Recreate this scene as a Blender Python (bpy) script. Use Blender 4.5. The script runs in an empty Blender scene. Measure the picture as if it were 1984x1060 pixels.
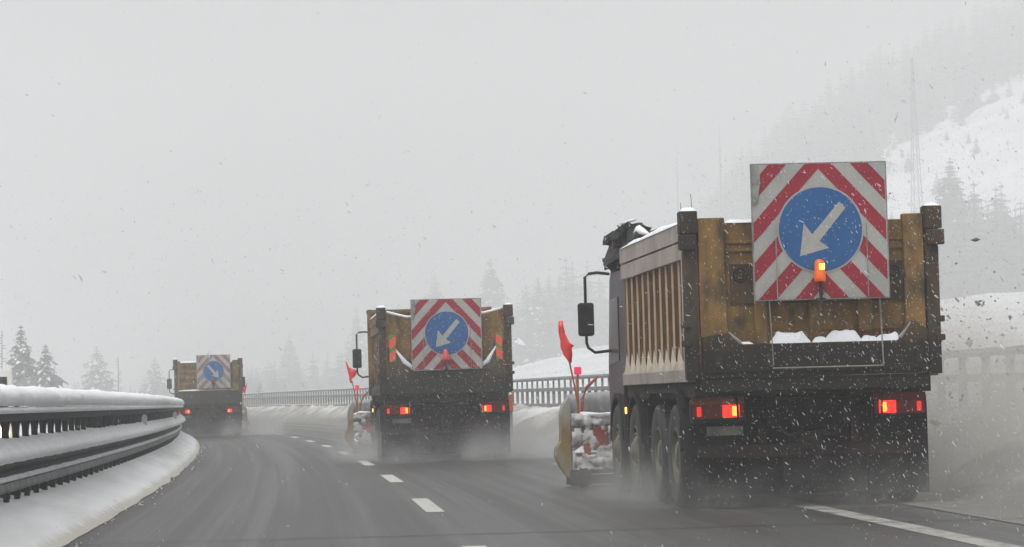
import bpy, math, random
import numpy as np
from mathutils import Vector, Matrix, noise as mnoise
random.seed(7); rng = np.random.default_rng(7)
R = math.radians
SC = bpy.context.scene; COL = SC.collection

# ------------------------------------------------------------------ camera
cam_d = bpy.data.cameras.new("Camera"); cam = bpy.data.objects.new("Camera", cam_d); COL.objects.link(cam)
cam_d.sensor_width = 36; cam_d.lens = 5880/1984*36; cam_d.clip_start = .1; cam_d.clip_end = 5000
PITCH = math.atan(240/5880); ROLL = R(1.6)
fw = Vector((0, math.cos(PITCH), math.sin(PITCH))); r0 = Vector((1, 0, 0)); u0 = r0.cross(fw)
cr = r0*math.cos(ROLL) - u0*math.sin(ROLL); cu = u0*math.cos(ROLL) + r0*math.sin(ROLL)
cam.matrix_world = Matrix(((cr.x, cu.x, -fw.x, 0), (cr.y, cu.y, -fw.y, 0), (cr.z, cu.z, -fw.z, 1.15), (0, 0, 0, 1)))
SC.camera = cam
# ------------------------------------------------------------------ sky, sun, exposure
world = bpy.data.worlds.new("World"); SC.world = world; world.use_nodes = True
wn = world.node_tree.nodes; wl = world.node_tree.links; wn.clear()
sky = wn.new('ShaderNodeTexSky'); sky.sky_type = 'NISHITA'; sky.sun_disc = False
sky.sun_elevation = R(60); sky.sun_rotation = R(200); sky.air_density = 1; sky.dust_density = 6
hs = wn.new('ShaderNodeHueSaturation'); hs.inputs['Saturation'].default_value = .02
bg = wn.new('ShaderNodeBackground'); bg.inputs['Strength'].default_value = .134
wo = wn.new('ShaderNodeOutputWorld')
wl.new(sky.outputs[0], hs.inputs['Color']); wl.new(hs.outputs[0], bg.inputs['Color']); wl.new(bg.outputs[0], wo.inputs['Surface'])
sun_d = bpy.data.lights.new("Sun", 'SUN'); sun = bpy.data.objects.new("Sun", sun_d); COL.objects.link(sun)
sun_d.energy = 1.3; sun_d.angle = R(30); sun_d.color = (1, .985, .96)
sun.rotation_euler = (R(90-60), 0, R(180-200))
SC.view_settings.view_transform = 'Standard'; SC.view_settings.look = 'None'
SC.view_settings.exposure = EXPO = 0.0; SC.view_settings.gamma = 1
SC.cycles.max_bounces = 8; SC.cycles.volume_bounces = 4; SC.cycles.diffuse_bounces = 3; SC.cycles.glossy_bounces = 3
SC.cycles.use_denoising = True; SC.cycles.volume_step_rate = 2.0; SC.cycles.volume_max_steps = 128
SC.cycles.sample_clamp_indirect = 4

# ------------------------------------------------------------------ material helpers
def N(nt, typ, **kw):
    n = nt.nodes.new(typ)
    for k, v in kw.items():
        if k.startswith('i_'):
            key = k[2:]
            n.inputs[int(key) if key.isdigit() else key.replace('_', ' ')].default_value = v
        else: setattr(n, k, v)
    return n
def newmat(name):
    m = bpy.data.materials.new(name); m.use_nodes = True; nt = m.node_tree; nt.nodes.clear()
    out = N(nt, 'ShaderNodeOutputMaterial'); b = N(nt, 'ShaderNodeBsdfPrincipled')
    nt.links.new(b.outputs[0], out.inputs['Surface'])
    return m, nt, b, out
def noise_f(nt, co, scale, detail=4, rough=.6, stretch=(1, 1, 1)):
    mp = N(nt, 'ShaderNodeMapping'); mp.inputs['Scale'].default_value = stretch
    nt.links.new(co, mp.inputs['Vector'])
    n = N(nt, 'ShaderNodeTexNoise'); n.inputs['Scale'].default_value = scale
    n.inputs['Detail'].default_value = detail; n.inputs['Roughness'].default_value = rough
    nt.links.new(mp.outputs[0], n.inputs['Vector']); return n.outputs[0]
def remap(nt, v, a, b, c=0., d=1., smooth=True):
    m = N(nt, 'ShaderNodeMapRange'); m.interpolation_type = 'SMOOTHSTEP' if smooth else 'LINEAR'
    m.inputs['From Min'].default_value = a; m.inputs['From Max'].default_value = b
    m.inputs['To Min'].default_value = c; m.inputs['To Max'].default_value = d
    nt.links.new(v, m.inputs['Value']); return m.outputs[0]
def math_n(nt, op, a, b=None):
    m = N(nt, 'ShaderNodeMath'); m.operation = op
    for i, v in enumerate((a, b)):
        if v is None: continue
        if isinstance(v, (int, float)): m.inputs[i].default_value = v
        else: nt.links.new(v, m.inputs[i])
    return m.outputs[0]
def mixc(nt, f, a, b):
    m = N(nt, 'ShaderNodeMix'); m.data_type = 'RGBA'
    if isinstance(f, (int, float)): m.inputs[0].default_value = f
    else: nt.links.new(f, m.inputs[0])
    for i, v in ((6, a), (7, b)):
        if isinstance(v, tuple): m.inputs[i].default_value = (*v, 1)
        else: nt.links.new(v, m.inputs[i])
    return m.outputs[2]
def bump(nt, b, h, strength=.3, dist=.01):
    bp = N(nt, 'ShaderNodeBump'); bp.inputs['Strength'].default_value = strength; bp.inputs['Distance'].default_value = dist
    nt.links.new(h, bp.inputs['Height']); nt.links.new(bp.outputs[0], b.inputs['Normal'])
def paint(name, c1, c2=None, scale=3., dirt=(.05, .045, .04), amt=.5, z=None, rough=.7, metal=0., bmp=.2, dscale=5., frost=0., spec=.3):
    """worn paint: two tones, road dirt in streaks, optional dried slush below a height z=(z_full, z_none), optional frost specks"""
    m, nt, b, out = newmat(name); tc = N(nt, 'ShaderNodeTexCoord').outputs['Object']
    c2 = c2 or tuple(x*.8 for x in c1)
    col = mixc(nt, remap(nt, noise_f(nt, tc, scale), .35, .65), c1, c2)
    d = remap(nt, noise_f(nt, tc, dscale, 6, .7, (1, 1, .35)), .62-.3*amt, .95-.3*amt)
    col = mixc(nt, d, col, dirt)
    if z:
        sx = N(nt, 'ShaderNodeSeparateXYZ'); nt.links.new(tc, sx.inputs[0])
        nz = noise_f(nt, tc, 6, 5, .7)
        zz = math_n(nt, 'ADD', sx.outputs[2], math_n(nt, 'MULTIPLY', math_n(nt, 'SUBTRACT', nz, .5), .5))
        col = mixc(nt, remap(nt, zz, z[0], z[1], .96, 0.), col, dirt)
    if frost:
        f = remap(nt, noise_f(nt, tc, 22, 4, .75), .70-frost*.1, .78-frost*.1, 0, .7)
        col = mixc(nt, f, col, (.55, .56, .58))
    nt.links.new(col, b.inputs['Base Color']); b.inputs['Roughness'].default_value = rough; b.inputs['Metallic'].default_value = metal
    b.inputs['Specular IOR Level'].default_value = spec
    bump(nt, b, noise_f(nt, tc, 30, 4), bmp, .01)
    return m
def snowmat(name, col=(.84, .86, .89), dirt=None, scale=2.5, bmp=.3, dthr=(.5, .75)):
    m, nt, b, out = newmat(name); tc = N(nt, 'ShaderNodeTexCoord').outputs['Object']
    c = mixc(nt, remap(nt, noise_f(nt, tc, scale), .3, .7), col, tuple(x*.93 for x in col))
    if dirt: c = mixc(nt, remap(nt, noise_f(nt, tc, scale*1.7, 6, .7), *dthr), c, dirt)
    nt.links.new(c, b.inputs['Base Color']); b.inputs['Roughness'].default_value = .9; b.inputs['Specular IOR Level'].default_value = .15
    bump(nt, b, noise_f(nt, tc, 14, 6, .65), bmp, .03)
    return m
def emis(name, col, strength, body=None):
    m, nt, b, out = newmat(name)
    b.inputs['Base Color'].default_value = (*(body or col), 1); b.inputs['Roughness'].default_value = .3
    b.inputs['Emission Color'].default_value = (*col, 1); b.inputs['Emission Strength'].default_value = strength
    return m

# ------------------------------------------------------------------ mesh helpers
class MB:
    def __init__(s): s.v = []; s.f = []; s.mi = []; s.uv = None
    def add(s, vs, fs, mi=0):
        o = len(s.v); s.v += [tuple(p) for p in vs]; s.f += [tuple(i+o for i in f) for f in fs]; s.mi += [mi]*len(fs); return s
    def box(s, x0, x1, y0, y1, z0, z1, mi=0):
        vs = [(x, y, z) for x in (x0, x1) for y in (y0, y1) for z in (z0, z1)]
        return s.add(vs, [(0, 1, 3, 2), (4, 6, 7, 5), (0, 4, 5, 1), (2, 3, 7, 6), (0, 2, 6, 4), (1, 5, 7, 3)], mi)
    def prism(s, prof, axis, a, b, mi=0):
        """prof: 2D loop; axis 0: (y,z) swept in x; 1: (x,z) swept in y; 2: (x,y) swept in z"""
        n = len(prof); P = (lambda p, t: (t, p[0], p[1]), lambda p, t: (p[0], t, p[1]), lambda p, t: (p[0], p[1], t))[axis]
        vs = [P(p, a) for p in prof] + [P(p, b) for p in prof]
        fs = [tuple(range(n))[::-1], tuple(range(n, 2*n))] + [(i, (i+1) % n, n+(i+1) % n, n+i) for i in range(n)]
        return s.add(vs, fs, mi)
    def tube(s, pts, r, seg=8, mi=0):
        pts = [Vector(p) for p in pts]; vs = []; n = len(pts)
        for i, p in enumerate(pts):
            d = (pts[min(i+1, n-1)]-pts[max(i-1, 0)]).normalized()
            a = d.cross(Vector((0, 0, 1)) if abs(d.z) < .9 else Vector((1, 0, 0))).normalized(); b = d.cross(a)
            rr = r[i] if isinstance(r, (list, tuple)) else r
            vs += [p + a*rr*math.cos(2*math.pi*k/seg) + b*rr*math.sin(2*math.pi*k/seg) for k in range(seg)]
        fs = [(i*seg+k, i*seg+(k+1) % seg, (i+1)*seg+(k+1) % seg, (i+1)*seg+k) for i in range(n-1) for k in range(seg)]
        fs += [tuple(range(seg))[::-1], tuple(range((n-1)*seg, n*seg))]
        return s.add(vs, fs, mi)
    def lathe_x(s, prof, cx, cy, cz, seg=32, mi=0):
        """prof: (x, r) loop turned about the x axis"""
        vs = [(cx+x, cy+r*math.cos(2*math.pi*k/seg), cz+r*math.sin(2*math.pi*k/seg)) for x, r in prof for k in range(seg)]
        fs = [(i*seg+k, i*seg+(k+1) % seg, (i+1)*seg+(k+1) % seg, (i+1)*seg+k) for i in range(len(prof)-1) for k in range(seg)]
        return s.add(vs, fs, mi)
    def build(s, name, mats, parent=None, bevel=0., smooth=False, at=None):
        me = bpy.data.meshes.new(name); me.from_pydata(s.v, [], s.f)
        for m in (mats if isinstance(mats, (list, tuple)) else [mats]): me.materials.append(m)
        me.polygons.foreach_set('material_index', s.mi)
        if smooth: me.polygons.foreach_set('use_smooth', [True]*len(s.f))
        if s.uv is not None:
            uvl = me.uv_layers.new(name='UVMap'); li = np.zeros(len(me.loops), dtype=np.int32); me.loops.foreach_get('vertex_index', li)
            uvl.data.foreach_set('uv', np.array(s.uv, dtype=np.float32)[li].ravel())
        me.update()
        o = bpy.data.objects.new(name, me); COL.objects.link(o)
        if parent is not None: o.parent = parent
        if at: o.location = at
        if bevel:
            b = o.modifiers.new('bevel', 'BEVEL'); b.width = bevel; b.segments = 2; b.limit_method = 'ANGLE'; b.angle_limit = R(40)
        return o
def tag(o, label=None, cat=None, group=None, kind=None):
    if label: o['label'] = label
    if cat: o['category'] = cat
    if group: o['group'] = group
    if kind: o['kind'] = kind
    return o
def empty(name, loc, rz=0.):
    o = bpy.data.objects.new(name, None); COL.objects.link(o); o.location = loc; o.rotation_euler = (0, 0, rz); o.empty_display_size = .2
    return o
def copy_tree(o, parent=None):
    c = o.copy(); COL.objects.link(c); c.parent = parent
    for ch in list(o.children): copy_tree(ch, c)
    return c
def n3(x, y, z=0.): return mnoise.noise(Vector((x, y, z)))

# ------------------------------------------------------------------ road geometry: X of the dashed lane line at depth Y
def C(Y): return .963 - .048*Y - .000331*Y*Y
def ystep(a, b, k=.018, m=.35):
    out = [a]
    while out[-1] < b: out.append(min(b, out[-1] + max(m, out[-1]*k)))
    return out
def strip(name, mat, s_of, Ys, zf, kind='structure', smooth=True):
    """s_of(Y): list of lateral offsets; zf(s, Y): height"""
    mb = MB(); mb.uv = []; n = len(s_of(Ys[0]))
    for Y in Ys:
        for s in s_of(Y):
            mb.v.append((C(Y)+s, Y, zf(s, Y))); mb.uv.append((s, Y))
    for j in range(len(Ys)-1):
        for i in range(n-1):
            a = j*n+i; mb.f.append((a, a+1, a+n+1, a+n)); mb.mi.append(0)
    o = mb.build(name, mat, smooth=smooth); 
    if kind: o['kind'] = kind
    return o
def sweep(mb, prof, s0, Y0, Y1, step, zf=lambda Y: 0., wob=0., mi=0, seed=0., bead=0., bead_p=1.):
    """closed profile (ds, z) swept along the road curve"""
    Ys = list(np.arange(Y0, Y1, step)) + [Y1]; n = len(prof); vs = []
    cs = sum(p[0] for p in prof)/n; cz = sum(p[1] for p in prof)/n
    for Y in Ys:
        g = 1 + wob*(n3(Y*1.3, seed)+.6*n3(Y*4.1, seed+3)) + bead*abs(math.sin(math.pi*Y/bead_p))
        for k, (ds, z) in enumerate(prof):
            j = 1 + wob*.6*n3(Y*2.2, k*1.7, seed)
            vs.append((C(Y)+s0+cs+(ds-cs)*g*j, Y, zf(Y)+cz+((z-cz)*g*j if z > cz else (z-cz))))
    fs = [(i*n+k, i*n+(k+1) % n, (i+1)*n+(k+1) % n, (i+1)*n+k) for i in range(len(Ys)-1) for k in range(n)]
    fs += [tuple(range(n))[::-1], tuple(range((len(Ys)-1)*n, len(Ys)*n))]
    return mb.add(vs, fs, mi)

# ------------------------------------------------------------------ setting materials
def asphalt():
    m, nt, b, out = newmat('wet asphalt'); uv = N(nt, 'ShaderNodeUVMap').outputs[0]; tc = N(nt, 'ShaderNodeTexCoord').outputs['Object']
    sx = N(nt, 'ShaderNodeSeparateXYZ'); nt.links.new(uv, sx.inputs[0])
    base = mixc(nt, remap(nt, noise_f(nt, tc, 38, 4, .75), .35, .65), (.036, .036, .036), (.085, .084, .082))
    streak = noise_f(nt, uv, 1.9, 5, .6, (1, .005, 1)); patch = noise_f(nt, uv, .22, 4, .6, (1, .25, 1)); fine = noise_f(nt, uv, 9, 4, .7, (1, .02, 1))
    st = math_n(nt, 'ADD', math_n(nt, 'MULTIPLY', streak, .68), math_n(nt, 'ADD', math_n(nt, 'MULTIPLY', patch, .17), math_n(nt, 'MULTIPLY', fine, .15)))
    # slush dusting: little in the swept left lane, much on the hard shoulder
    sh = remap(nt, sx.outputs[0], 2.6, 6.0, 0, .32)
    st2 = math_n(nt, 'ADD', st, sh)
    slush = remap(nt, st2, .38, .84, .02, .20)
    col = mixc(nt, slush, base, (.30, .30, .295))
    nt.links.new(col, b.inputs['Base Color'])
    rg = math_n(nt, 'ADD', remap(nt, streak, .38, .62, .38, .50), math_n(nt, 'MULTIPLY', slush, .3)); nt.links.new(rg, b.inputs['Roughness'])
    b.inputs['Specular IOR Level'].default_value = .35
    bump(nt, b, math_n(nt, 'ADD', noise_f(nt, tc, 90, 3), math_n(nt, 'MULTIPLY', slush, .6)), .5, .008)
    return m
def bankmat():
    """ploughed bank: white on top, beige slush along the foot (u = lateral offset)"""
    m, nt, b, out = newmat('ploughed snow'); uv = N(nt, 'ShaderNodeUVMap').outputs[0]; tc = N(nt, 'ShaderNodeTexCoord').outputs['Object']
    sx = N(nt, 'ShaderNodeSeparateXYZ'); nt.links.new(uv, sx.inputs[0])
    c = mixc(nt, remap(nt, noise_f(nt, tc, 2.2, 5, .6, (1, .12, 1)), .35, .7), (.88, .89, .90), (.74, .745, .75))
    c = mixc(nt, remap(nt, noise_f(nt, tc, 11, 4, .7, (1, .5, 1)), .70, .76, 0, .55), c, (.30, .28, .24))
    u = math_n(nt, 'ADD', sx.outputs[0], math_n(nt, 'MULTIPLY', math_n(nt, 'SUBTRACT', noise_f(nt, tc, 3, 5), .5), .18))
    c = mixc(nt, remap(nt, u, -3.50, -3.40), c, (.56, .54, .49))
    c = mixc(nt, remap(nt, u, 5.0, 7.6, 1, 0), c, (.40, .395, .375)) if False else c
    nt.links.new(c, b.inputs['Base Color']); b.inputs['Roughness'].default_value = .85; b.inputs['Specular IOR Level'].default_value = .2
    bump(nt, b, noise_f(nt, tc, 3, 3, .5, (1, .12, 1)), .15, .02)
    return m
def bankmat_r():
    m, nt, b, out = newmat('dirty ploughed snow'); uv = N(nt, 'ShaderNodeUVMap').outputs[0]; tc = N(nt, 'ShaderNodeTexCoord').outputs['Object']
    sx = N(nt, 'ShaderNodeSeparateXYZ'); nt.links.new(uv, sx.inputs[0])
    c = mixc(nt, remap(nt, noise_f(nt, tc, .9, 6, .65, (1, .35, 1)), .35, .65), (.70, .70, .69), (.30, .29, .27))
    u = math_n(nt, 'ADD', sx.outputs[0], math_n(nt, 'MULTIPLY', math_n(nt, 'SUBTRACT', noise_f(nt, tc, 1.2, 5), .5), 1.2))
    c = mixc(nt, remap(nt, u, 5.4, 7.3, 1, 0), c, (.21, .205, .19))
    nt.links.new(c, b.inputs['Base Color']); b.inputs['Roughness'].default_value = .8; b.inputs['Specular IOR Level'].default_value = .2
    bump(nt, b, noise_f(nt, tc, 6, 6, .7), .8, .06)
    return m
def linemat(worn, col=(.50, .50, .47)):
    m, nt, b, out = newmat('road paint'); tc = N(nt, 'ShaderNodeTexCoord').outputs['Object']
    c = mixc(nt, remap(nt, noise_f(nt, tc, 5, 6, .7, (1, .3, 1)), worn, worn+.25), col, (.15, .148, .14))
    nt.links.new(c, b.inputs['Base Color']); b.inputs['Roughness'].default_value = .6; return m
M_snow = snowmat('fresh snow', (.90, .91, .925)); M_snow2 = snowmat('driven snow', (.76, .78, .81), (.55, .55, .55), 1.2)
M_field = snowmat('snow field', (.72, .735, .75), (.50, .52, .53), .045, .2, (.42, .68))
M_needle = paint('frosted needles', (.07, .08, .075), (.12, .128, .125), amt=.0)
M_bark = paint('bark', (.06, .05, .04), amt=.2)
M_tsnow = snowmat('snow on branches', (.8, .82, .85))
M_steel = paint('galvanised steel', (.20, .205, .21), (.13, .135, .14), 4, (.05, .05, .05), .5, rough=.6, metal=.3)
M_steel_dark = paint('dirty dark steel', (.032, .033, .035), (.02, .02, .023), 5, (.02, .02, .02), .5, rough=.6, metal=.2, frost=.25)
M_rail_r = paint('salt stained steel', (.26, .26, .255), (.19, .19, .188), 4, (.08, .078, .074), .5, rough=.7)

# ------------------------------------------------------------------ ground, road, banks, hills
Yr = ystep(8, 330, .012, .4)
def bank_l(s, Y):
    t = min(1, max(0, (-3.38-s)/.62)); e = n3(Y*.10, s*1.5)*.05 + n3(Y*.6, s*4, 2)*.012
    return .008 + (t**1.05*.72+t**.5*.28)*.37 + e*min(1, t*3)
def bank_r(s, Y):
    t = min(1, max(0, (s-5.1-.5*n3(Y*.3, 9)-.2*n3(Y*1.3, 2))/2.4)); top = .70+.0013*(Y-40)
    return .006 + (t*t*(3-2*t))*top + max(0, .02 + n3(Y*.45, s*1.3)*.16 + n3(Y*1.7, s*3.1, 5)*.09 + n3(Y*5, s*6, 2)*.05)*min(1, t*6)
strip('road', asphalt(), lambda Y: [-3.9, -2, 0, 1.8, 3.6, 5.4, 6.4], Yr, lambda s, Y: 0.)
strip('snow_bank_left', bankmat(), lambda Y: [-3.36+.06*n3(Y*.4, 1)+.02*n3(Y*1.6, 5)-.1*k-(.0 if k else 0) for k in range(0, 8)]+[-4.3, -4.6], Yr, bank_l)
strip('snow_bank_right', bankmat_r(), lambda Y: [4.5+.13*k for k in range(0, 29)]+[8.4], Yr, lambda s, Y: bank_r(s, Y))
def div(Y): return -.0022*max(0, Y-75)**2
strip('opposite_road', M_field, lambda Y: [-12.2+div(Y), -8+div(Y), -4.5+div(Y)], ystep(8, 200, .03, 1), lambda s, Y: -.02)
def sm01(t): t = min(1, max(0, t)); return t*t*(3-2*t)
def hill(s, Y):
    X_ = s+C(Y); d = max(0, s-8.4)
    z = .80+.0013*(min(Y, 250)-40) + (.082*min(52, d) + .035*max(0, d-52))*sm01((X_+22)/34) + 5*sm01((X_-5)/70)*sm01((Y-200)/200)
    r = 37*sm01((X_-30)/65) + .36*max(0, X_-87)
    z += r*(sm01((Y-610)/200) + .0016*max(0, Y-790))
    z += (n3(s*.05, Y*.03)*1.3*min(1, d/25) + n3(s*.17, Y*.09, 4)*.4*min(1, d/10) + n3(s*.015, Y*.012, 8)*4*sm01((d-60)/160))*sm01((X_+25)/30)
    return z
ss = [8.35]
while ss[-1] < 620: ss.append(ss[-1]+max(1.0, ss[-1]*.06))
strip('hillside', M_field, lambda Y: ss, ystep(8, 1080, .03, 2), hill)
sl = [-4.55, -6, -8, -12, -20, -35, -60, -110]
strip('snowy_ground', M_field, lambda Y: sl, ystep(8, 900, .04, 3), lambda s, Y: -.12-.25*min(1, max(0, -5-s)/3) + (.5*n3(s*.05, Y*.02) if s < -15 else 0))
g = MB(); g.add([(-1100, -150, -1.2), (1100, -150, -1.2), (1100, 1150, -1.2), (-1100, 1150, -1.2)], [(0, 1, 2, 3)]); tag(g.build('ground', M_field), kind='structure')
# markings
mk = MB(); 
for k in range(0, 26):
    y0 = 21.2 + 11.75*(k) - 1.9
    ys = np.linspace(y0, y0+4.4, 5)
    for a, b in zip(ys[:-1], ys[1:]): mk.add([(C(a)-.095, a, .004), (C(a)+.095, a, .004), (C(b)+.095, b, .004), (C(b)-.095, b, .004)], [(0, 1, 2, 3)])
tag(mk.build('lane_markings', linemat(.55)), kind='structure')
strip('edge_line', linemat(.42, (.36, .355, .33)), lambda Y: [3.50, 3.74], Yr, lambda s, Y: .004)
jt = MB(); xs = np.linspace(-4, 5.5, 40)
for a, b in zip(xs[:-1], xs[1:]):
    ya, yb = 25.75+.03*n3(a*2, 0), 25.75+.03*n3(b*2, 0)
    jt.add([(a, ya, .006), (b, yb, .006), (b, yb+.05, .006), (a, ya+.05, .006)], [(0, 1, 2, 3)])
M_tar = paint('joint sealant', (.012, .012, .012), rough=.5)
tag(jt.build('road_joint', M_tar), kind='structure')

# ------------------------------------------------------------------ left guardrail
LR = -3.98
gl = empty('guardrail', (0, 0, 0)); tag(gl, 'steel guardrail heaped with fresh snow along the left edge of the road', 'guardrail')
Y0, Y1 = 17.3, 118.
mb = MB(); sweep(mb, [(-.11, 1.06), (.10, 1.06), (.12, 1.12), (.10, 1.19), (-.09, 1.19), (-.12, 1.12)], LR, Y0, Y1, .5); mb.build('top_beam', M_steel_dark, gl)
mb = MB(); prof = [(-.16, 1.205), (.16, 1.195), (.19, 1.24), (.185, 1.30), (.12, 1.355), (.03, 1.385), (-.08, 1.38), (-.16, 1.33), (-.20, 1.26)]
sweep(mb, prof, LR, Y0, Y1, .18, wob=.20); sweep(mb, [(.09, 1.13), (.17, 1.13), (.19, 1.16), (.16, 1.185), (.09, 1.185)], LR, Y0, Y1, .22, wob=.12, seed=7)
mb.build('snow_cap', M_snow, gl, smooth=True)
mb = MB(); sweep(mb, [(-.10, .53), (.02, .53), (.08, .57), (.02, .62), (.09, .68), (.09, .72), (-.10, .72)], LR, Y0, Y1, .5); mb.build('middle_beam', M_steel_dark, gl)
mb = MB(); sweep(mb, [(-.16, .725), (.11, .705), (.15, .74), (.13, .80), (.06, .865), (-.05, .875), (-.13, .83), (-.18, .76)], LR, Y0, Y1, .12, wob=.15, seed=11, bead=.5, bead_p=.95)
mb.build('snow_cap', M_snow, gl, smooth=True)
mb = MB(); sweep(mb, [(.03, .545), (.10, .54), (.12, .56), (.09, .585), (.03, .58)], LR, Y0, Y1, .2, wob=.3, seed=21); mb.build('snow_ledge', M_snow2, gl, smooth=True)
mb = MB(); sweep(mb, [(-.05, .44), (.07, .44), (.085, .47), (.07, .525), (-.05, .525)], LR, Y0, Y1, .5); mb.build('lower_beam', M_steel, gl)
pb = MB()
pb.prism([(-.03, .72), (.045, .72), (.04, .80), (.03, .95), (.04, 1.03), (.055, 1.06), (-.04, 1.06), (-.028, 1.0), (-.022, .85)], 1, -.035, .035)
pb.box(-.07, .03, -.045, .045, -.2, .72)
post_me = None; Y = Y0+.3; kk = 0
while Y < 112 and kk < 98:
    if post_me is None: p = pb.build('post', M_steel_dark, gl, bevel=.006); post_me = p
    else: p = post_me.copy(); COL.objects.link(p); p.parent = gl
    p.location = (C(Y)+LR, Y, 0); Y += .95; kk += 1
st = MB(); st.box(.045, .09, -.03, .03, .36, .445); st.box(.05, .10, -.022, .022, .40, .44)
sm = None; Y = Y0+.6; kk = 0
while Y < 70 and kk < 60:
    if sm is None: p = st.build('bolt_bracket', M_steel_dark, gl); sm = p
    else: p = sm.copy(); COL.objects.link(p); p.parent = gl
    p.location = (C(Y)+LR, Y, 0); Y += .95; kk += 1
M_delin = paint('delineator plastic', (.55, .56, .5), amt=.2)
for Yd in (50.4, 71.5):
    d = MB(); d.prism([(-.02, .86), (.06, .86), (.07, .98), (.05, 1.035), (.0, 1.035), (-.02, .98)], 1, -.02, .02)
    d.build('delineator', M_delin, gl, at=(C(Yd)+LR+.09, Yd, 0))

# ------------------------------------------------------------------ right parapet rail
RR = 8.0
gr = empty('parapet_rail', (0, 0, 0)); tag(gr, 'grey steel parapet with rounded upper openings and tall slots on the right side', 'parapet rail')
zt = lambda Y: 1.62+.0022*(min(Y, 215)-40); zb = lambda Y: .74+.0013*(min(Y, 240)-40)
Y0, Y1 = 26., 290.
mb = MB(); sweep(mb, [(-.09, -.09), (.09, -.09), (.11, -.04), (.08, .0), (-.08, .0), (-.11, -.04)], RR, Y0, Y1, 1., zt); mb.build('top_beam', M_rail_r, gr)
mb = MB(); sweep(mb, [(-.07, -.44), (.09, -.44), (.09, -.33), (-.07, -.33)], RR, Y0, Y1, 1., zt); mb.build('middle_beam', M_rail_r, gr)
mb = MB(); sweep(mb, [(-.12, -.08), (.14, -.08), (.14, .10), (-.12, .10)], RR, Y0, Y1, 1., zb); mb.build('kerb_beam', M_rail_r, gr)
mb = MB(); sweep(mb, [(-.07, .003), (.07, .003), (.06, .03), (0, .04), (-.06, .03)], RR, Y0, Y1, .6, zt, wob=.3); mb.build('snow_cap', M_snow2, gr, smooth=True)
def rpost():
    q = MB(); 
    prof = [(-.2, -.43), (-.10, -.50), (-.08, -.75), (-.12, -.90), (.12, -.90), (.08, -.75), (.10, -.50), (.2, -.43)]
    q.prism(prof, 0, -.05, .05)
    q.prism([(-.34, -.08), (-.2, -.12), (-.13, -.21), (-.2, -.30), (-.34, -.34), (.34, -.34), (.2, -.30), (.13, -.21), (.2, -.12), (.34, -.08)], 0, -.03, .03)
    return q
Y = 30.; first = None; far = MB(); kk = 0
src = rpost()
while Y < 286:
    if kk < 98:
        if first is None: p = src.build('post', M_rail_r, gr); first = p
        else: p = first.copy(); COL.objects.link(p); p.parent = gr
        p.location = (C(Y)+RR, Y, zt(Y))
    else:
        far.add([(v[0]+C(Y)+RR, v[1]+Y, v[2]+zt(Y)) for v in src.v], src.f)
    Y += 1.42; kk += 1
o = far.build('far_posts', M_rail_r, gr); o['kind'] = 'stuff'

# ------------------------------------------------------------------ trees
def spruce_mesh(name, h, rbase, seed, droop=.35, dens=1., snow=.35, wide=1.35):
    rnd = random.Random(seed); cr_ = MB(); tr = MB()
    tr.tube([(0, 0, -1.), (0, 0, h*.5), (0, 0, h*.98)], [h*.018, h*.012, .02], 7)
    lv = int(22*dens*max(1, h/10)); 
    for i in range(lv):
        t = (i+.6*rnd.random())/lv; z = h*(.07+.92*t); rad = rbase*(1-t)**.85*(.75+.5*rnd.random())*(1 if i % 3 else 1.2)+.08
        nb = max(4, int((9-4*t)*dens)); a0 = rnd.random()*6.28
        for k in range(nb):
            a = a0+6.283*k/nb+rnd.uniform(-.3, .3); L = rad*rnd.uniform(.7, 1.15); d = Vector((math.cos(a), math.sin(a), 0)); sd = Vector((-d.y, d.x, 0))
            segs = 5; w0 = (.20*L+.07)*wide; pts = []
            for q in range(segs+1):
                f = q/segs; dz = -droop*L*f*f*.9 + (.12*L*(f-.6) if f > .6 else 0)
                pts.append((Vector((0, 0, z+dz)) + d*L*f, w0*(1-f)**.6+.015))
            for q in range(segs):
                (p, w), (p2, w2) = pts[q], pts[q+1]
                for sgn in (-1, 1):
                    j = rnd.uniform(.6, 1.3); dn = Vector((0, 0, -.45*w*j))
                    top_white = rnd.random() < snow
                    a1 = p; b1 = p2; c1 = p2 + sd*sgn*w2*j + dn + d*.25*w; d1 = p+sd*sgn*w*j*rnd.uniform(.7, 1.2)+dn
                    cr_.add([a1, b1, c1, d1], [(0, 1, 2, 3)], 1 if top_white else 0)
                if rnd.random() < .6:
                    hg = Vector((rnd.uniform(-.06, .06), rnd.uniform(-.06, .06), -w*rnd.uniform(.8, 1.6)))
                    cr_.add([p, p2, (p+p2)/2+hg], [(0, 1, 2)], 0)
    return tr, cr_
def mk_tree(h, r, seed, **kw):
    tr, c = spruce_mesh('t', h, r, seed, **kw); root = empty('spruce_tree', (0, 0, 0))
    tr.build('trunk', M_bark, root); c.build('crown', [M_needle, M_tsnow], root); return root
protos = [mk_tree(16, 4.4, 1, snow=.06, dens=1.25, wide=2.), mk_tree(17, 3.4, 2, dens=1.3, snow=.06, wide=2.), mk_tree(15, 4.8, 3, droop=.5, snow=.06, dens=1.25, wide=2.)]
small = [mk_tree(7, 2.2, 11, snow=.2, droop=.5, dens=1.3, wide=1.7), mk_tree(6, 2.1, 12, snow=.2, droop=.55, dens=1.2, wide=1.7), mk_tree(8, 3.2, 13, snow=.3, dens=1.3)]
used = set()
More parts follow.
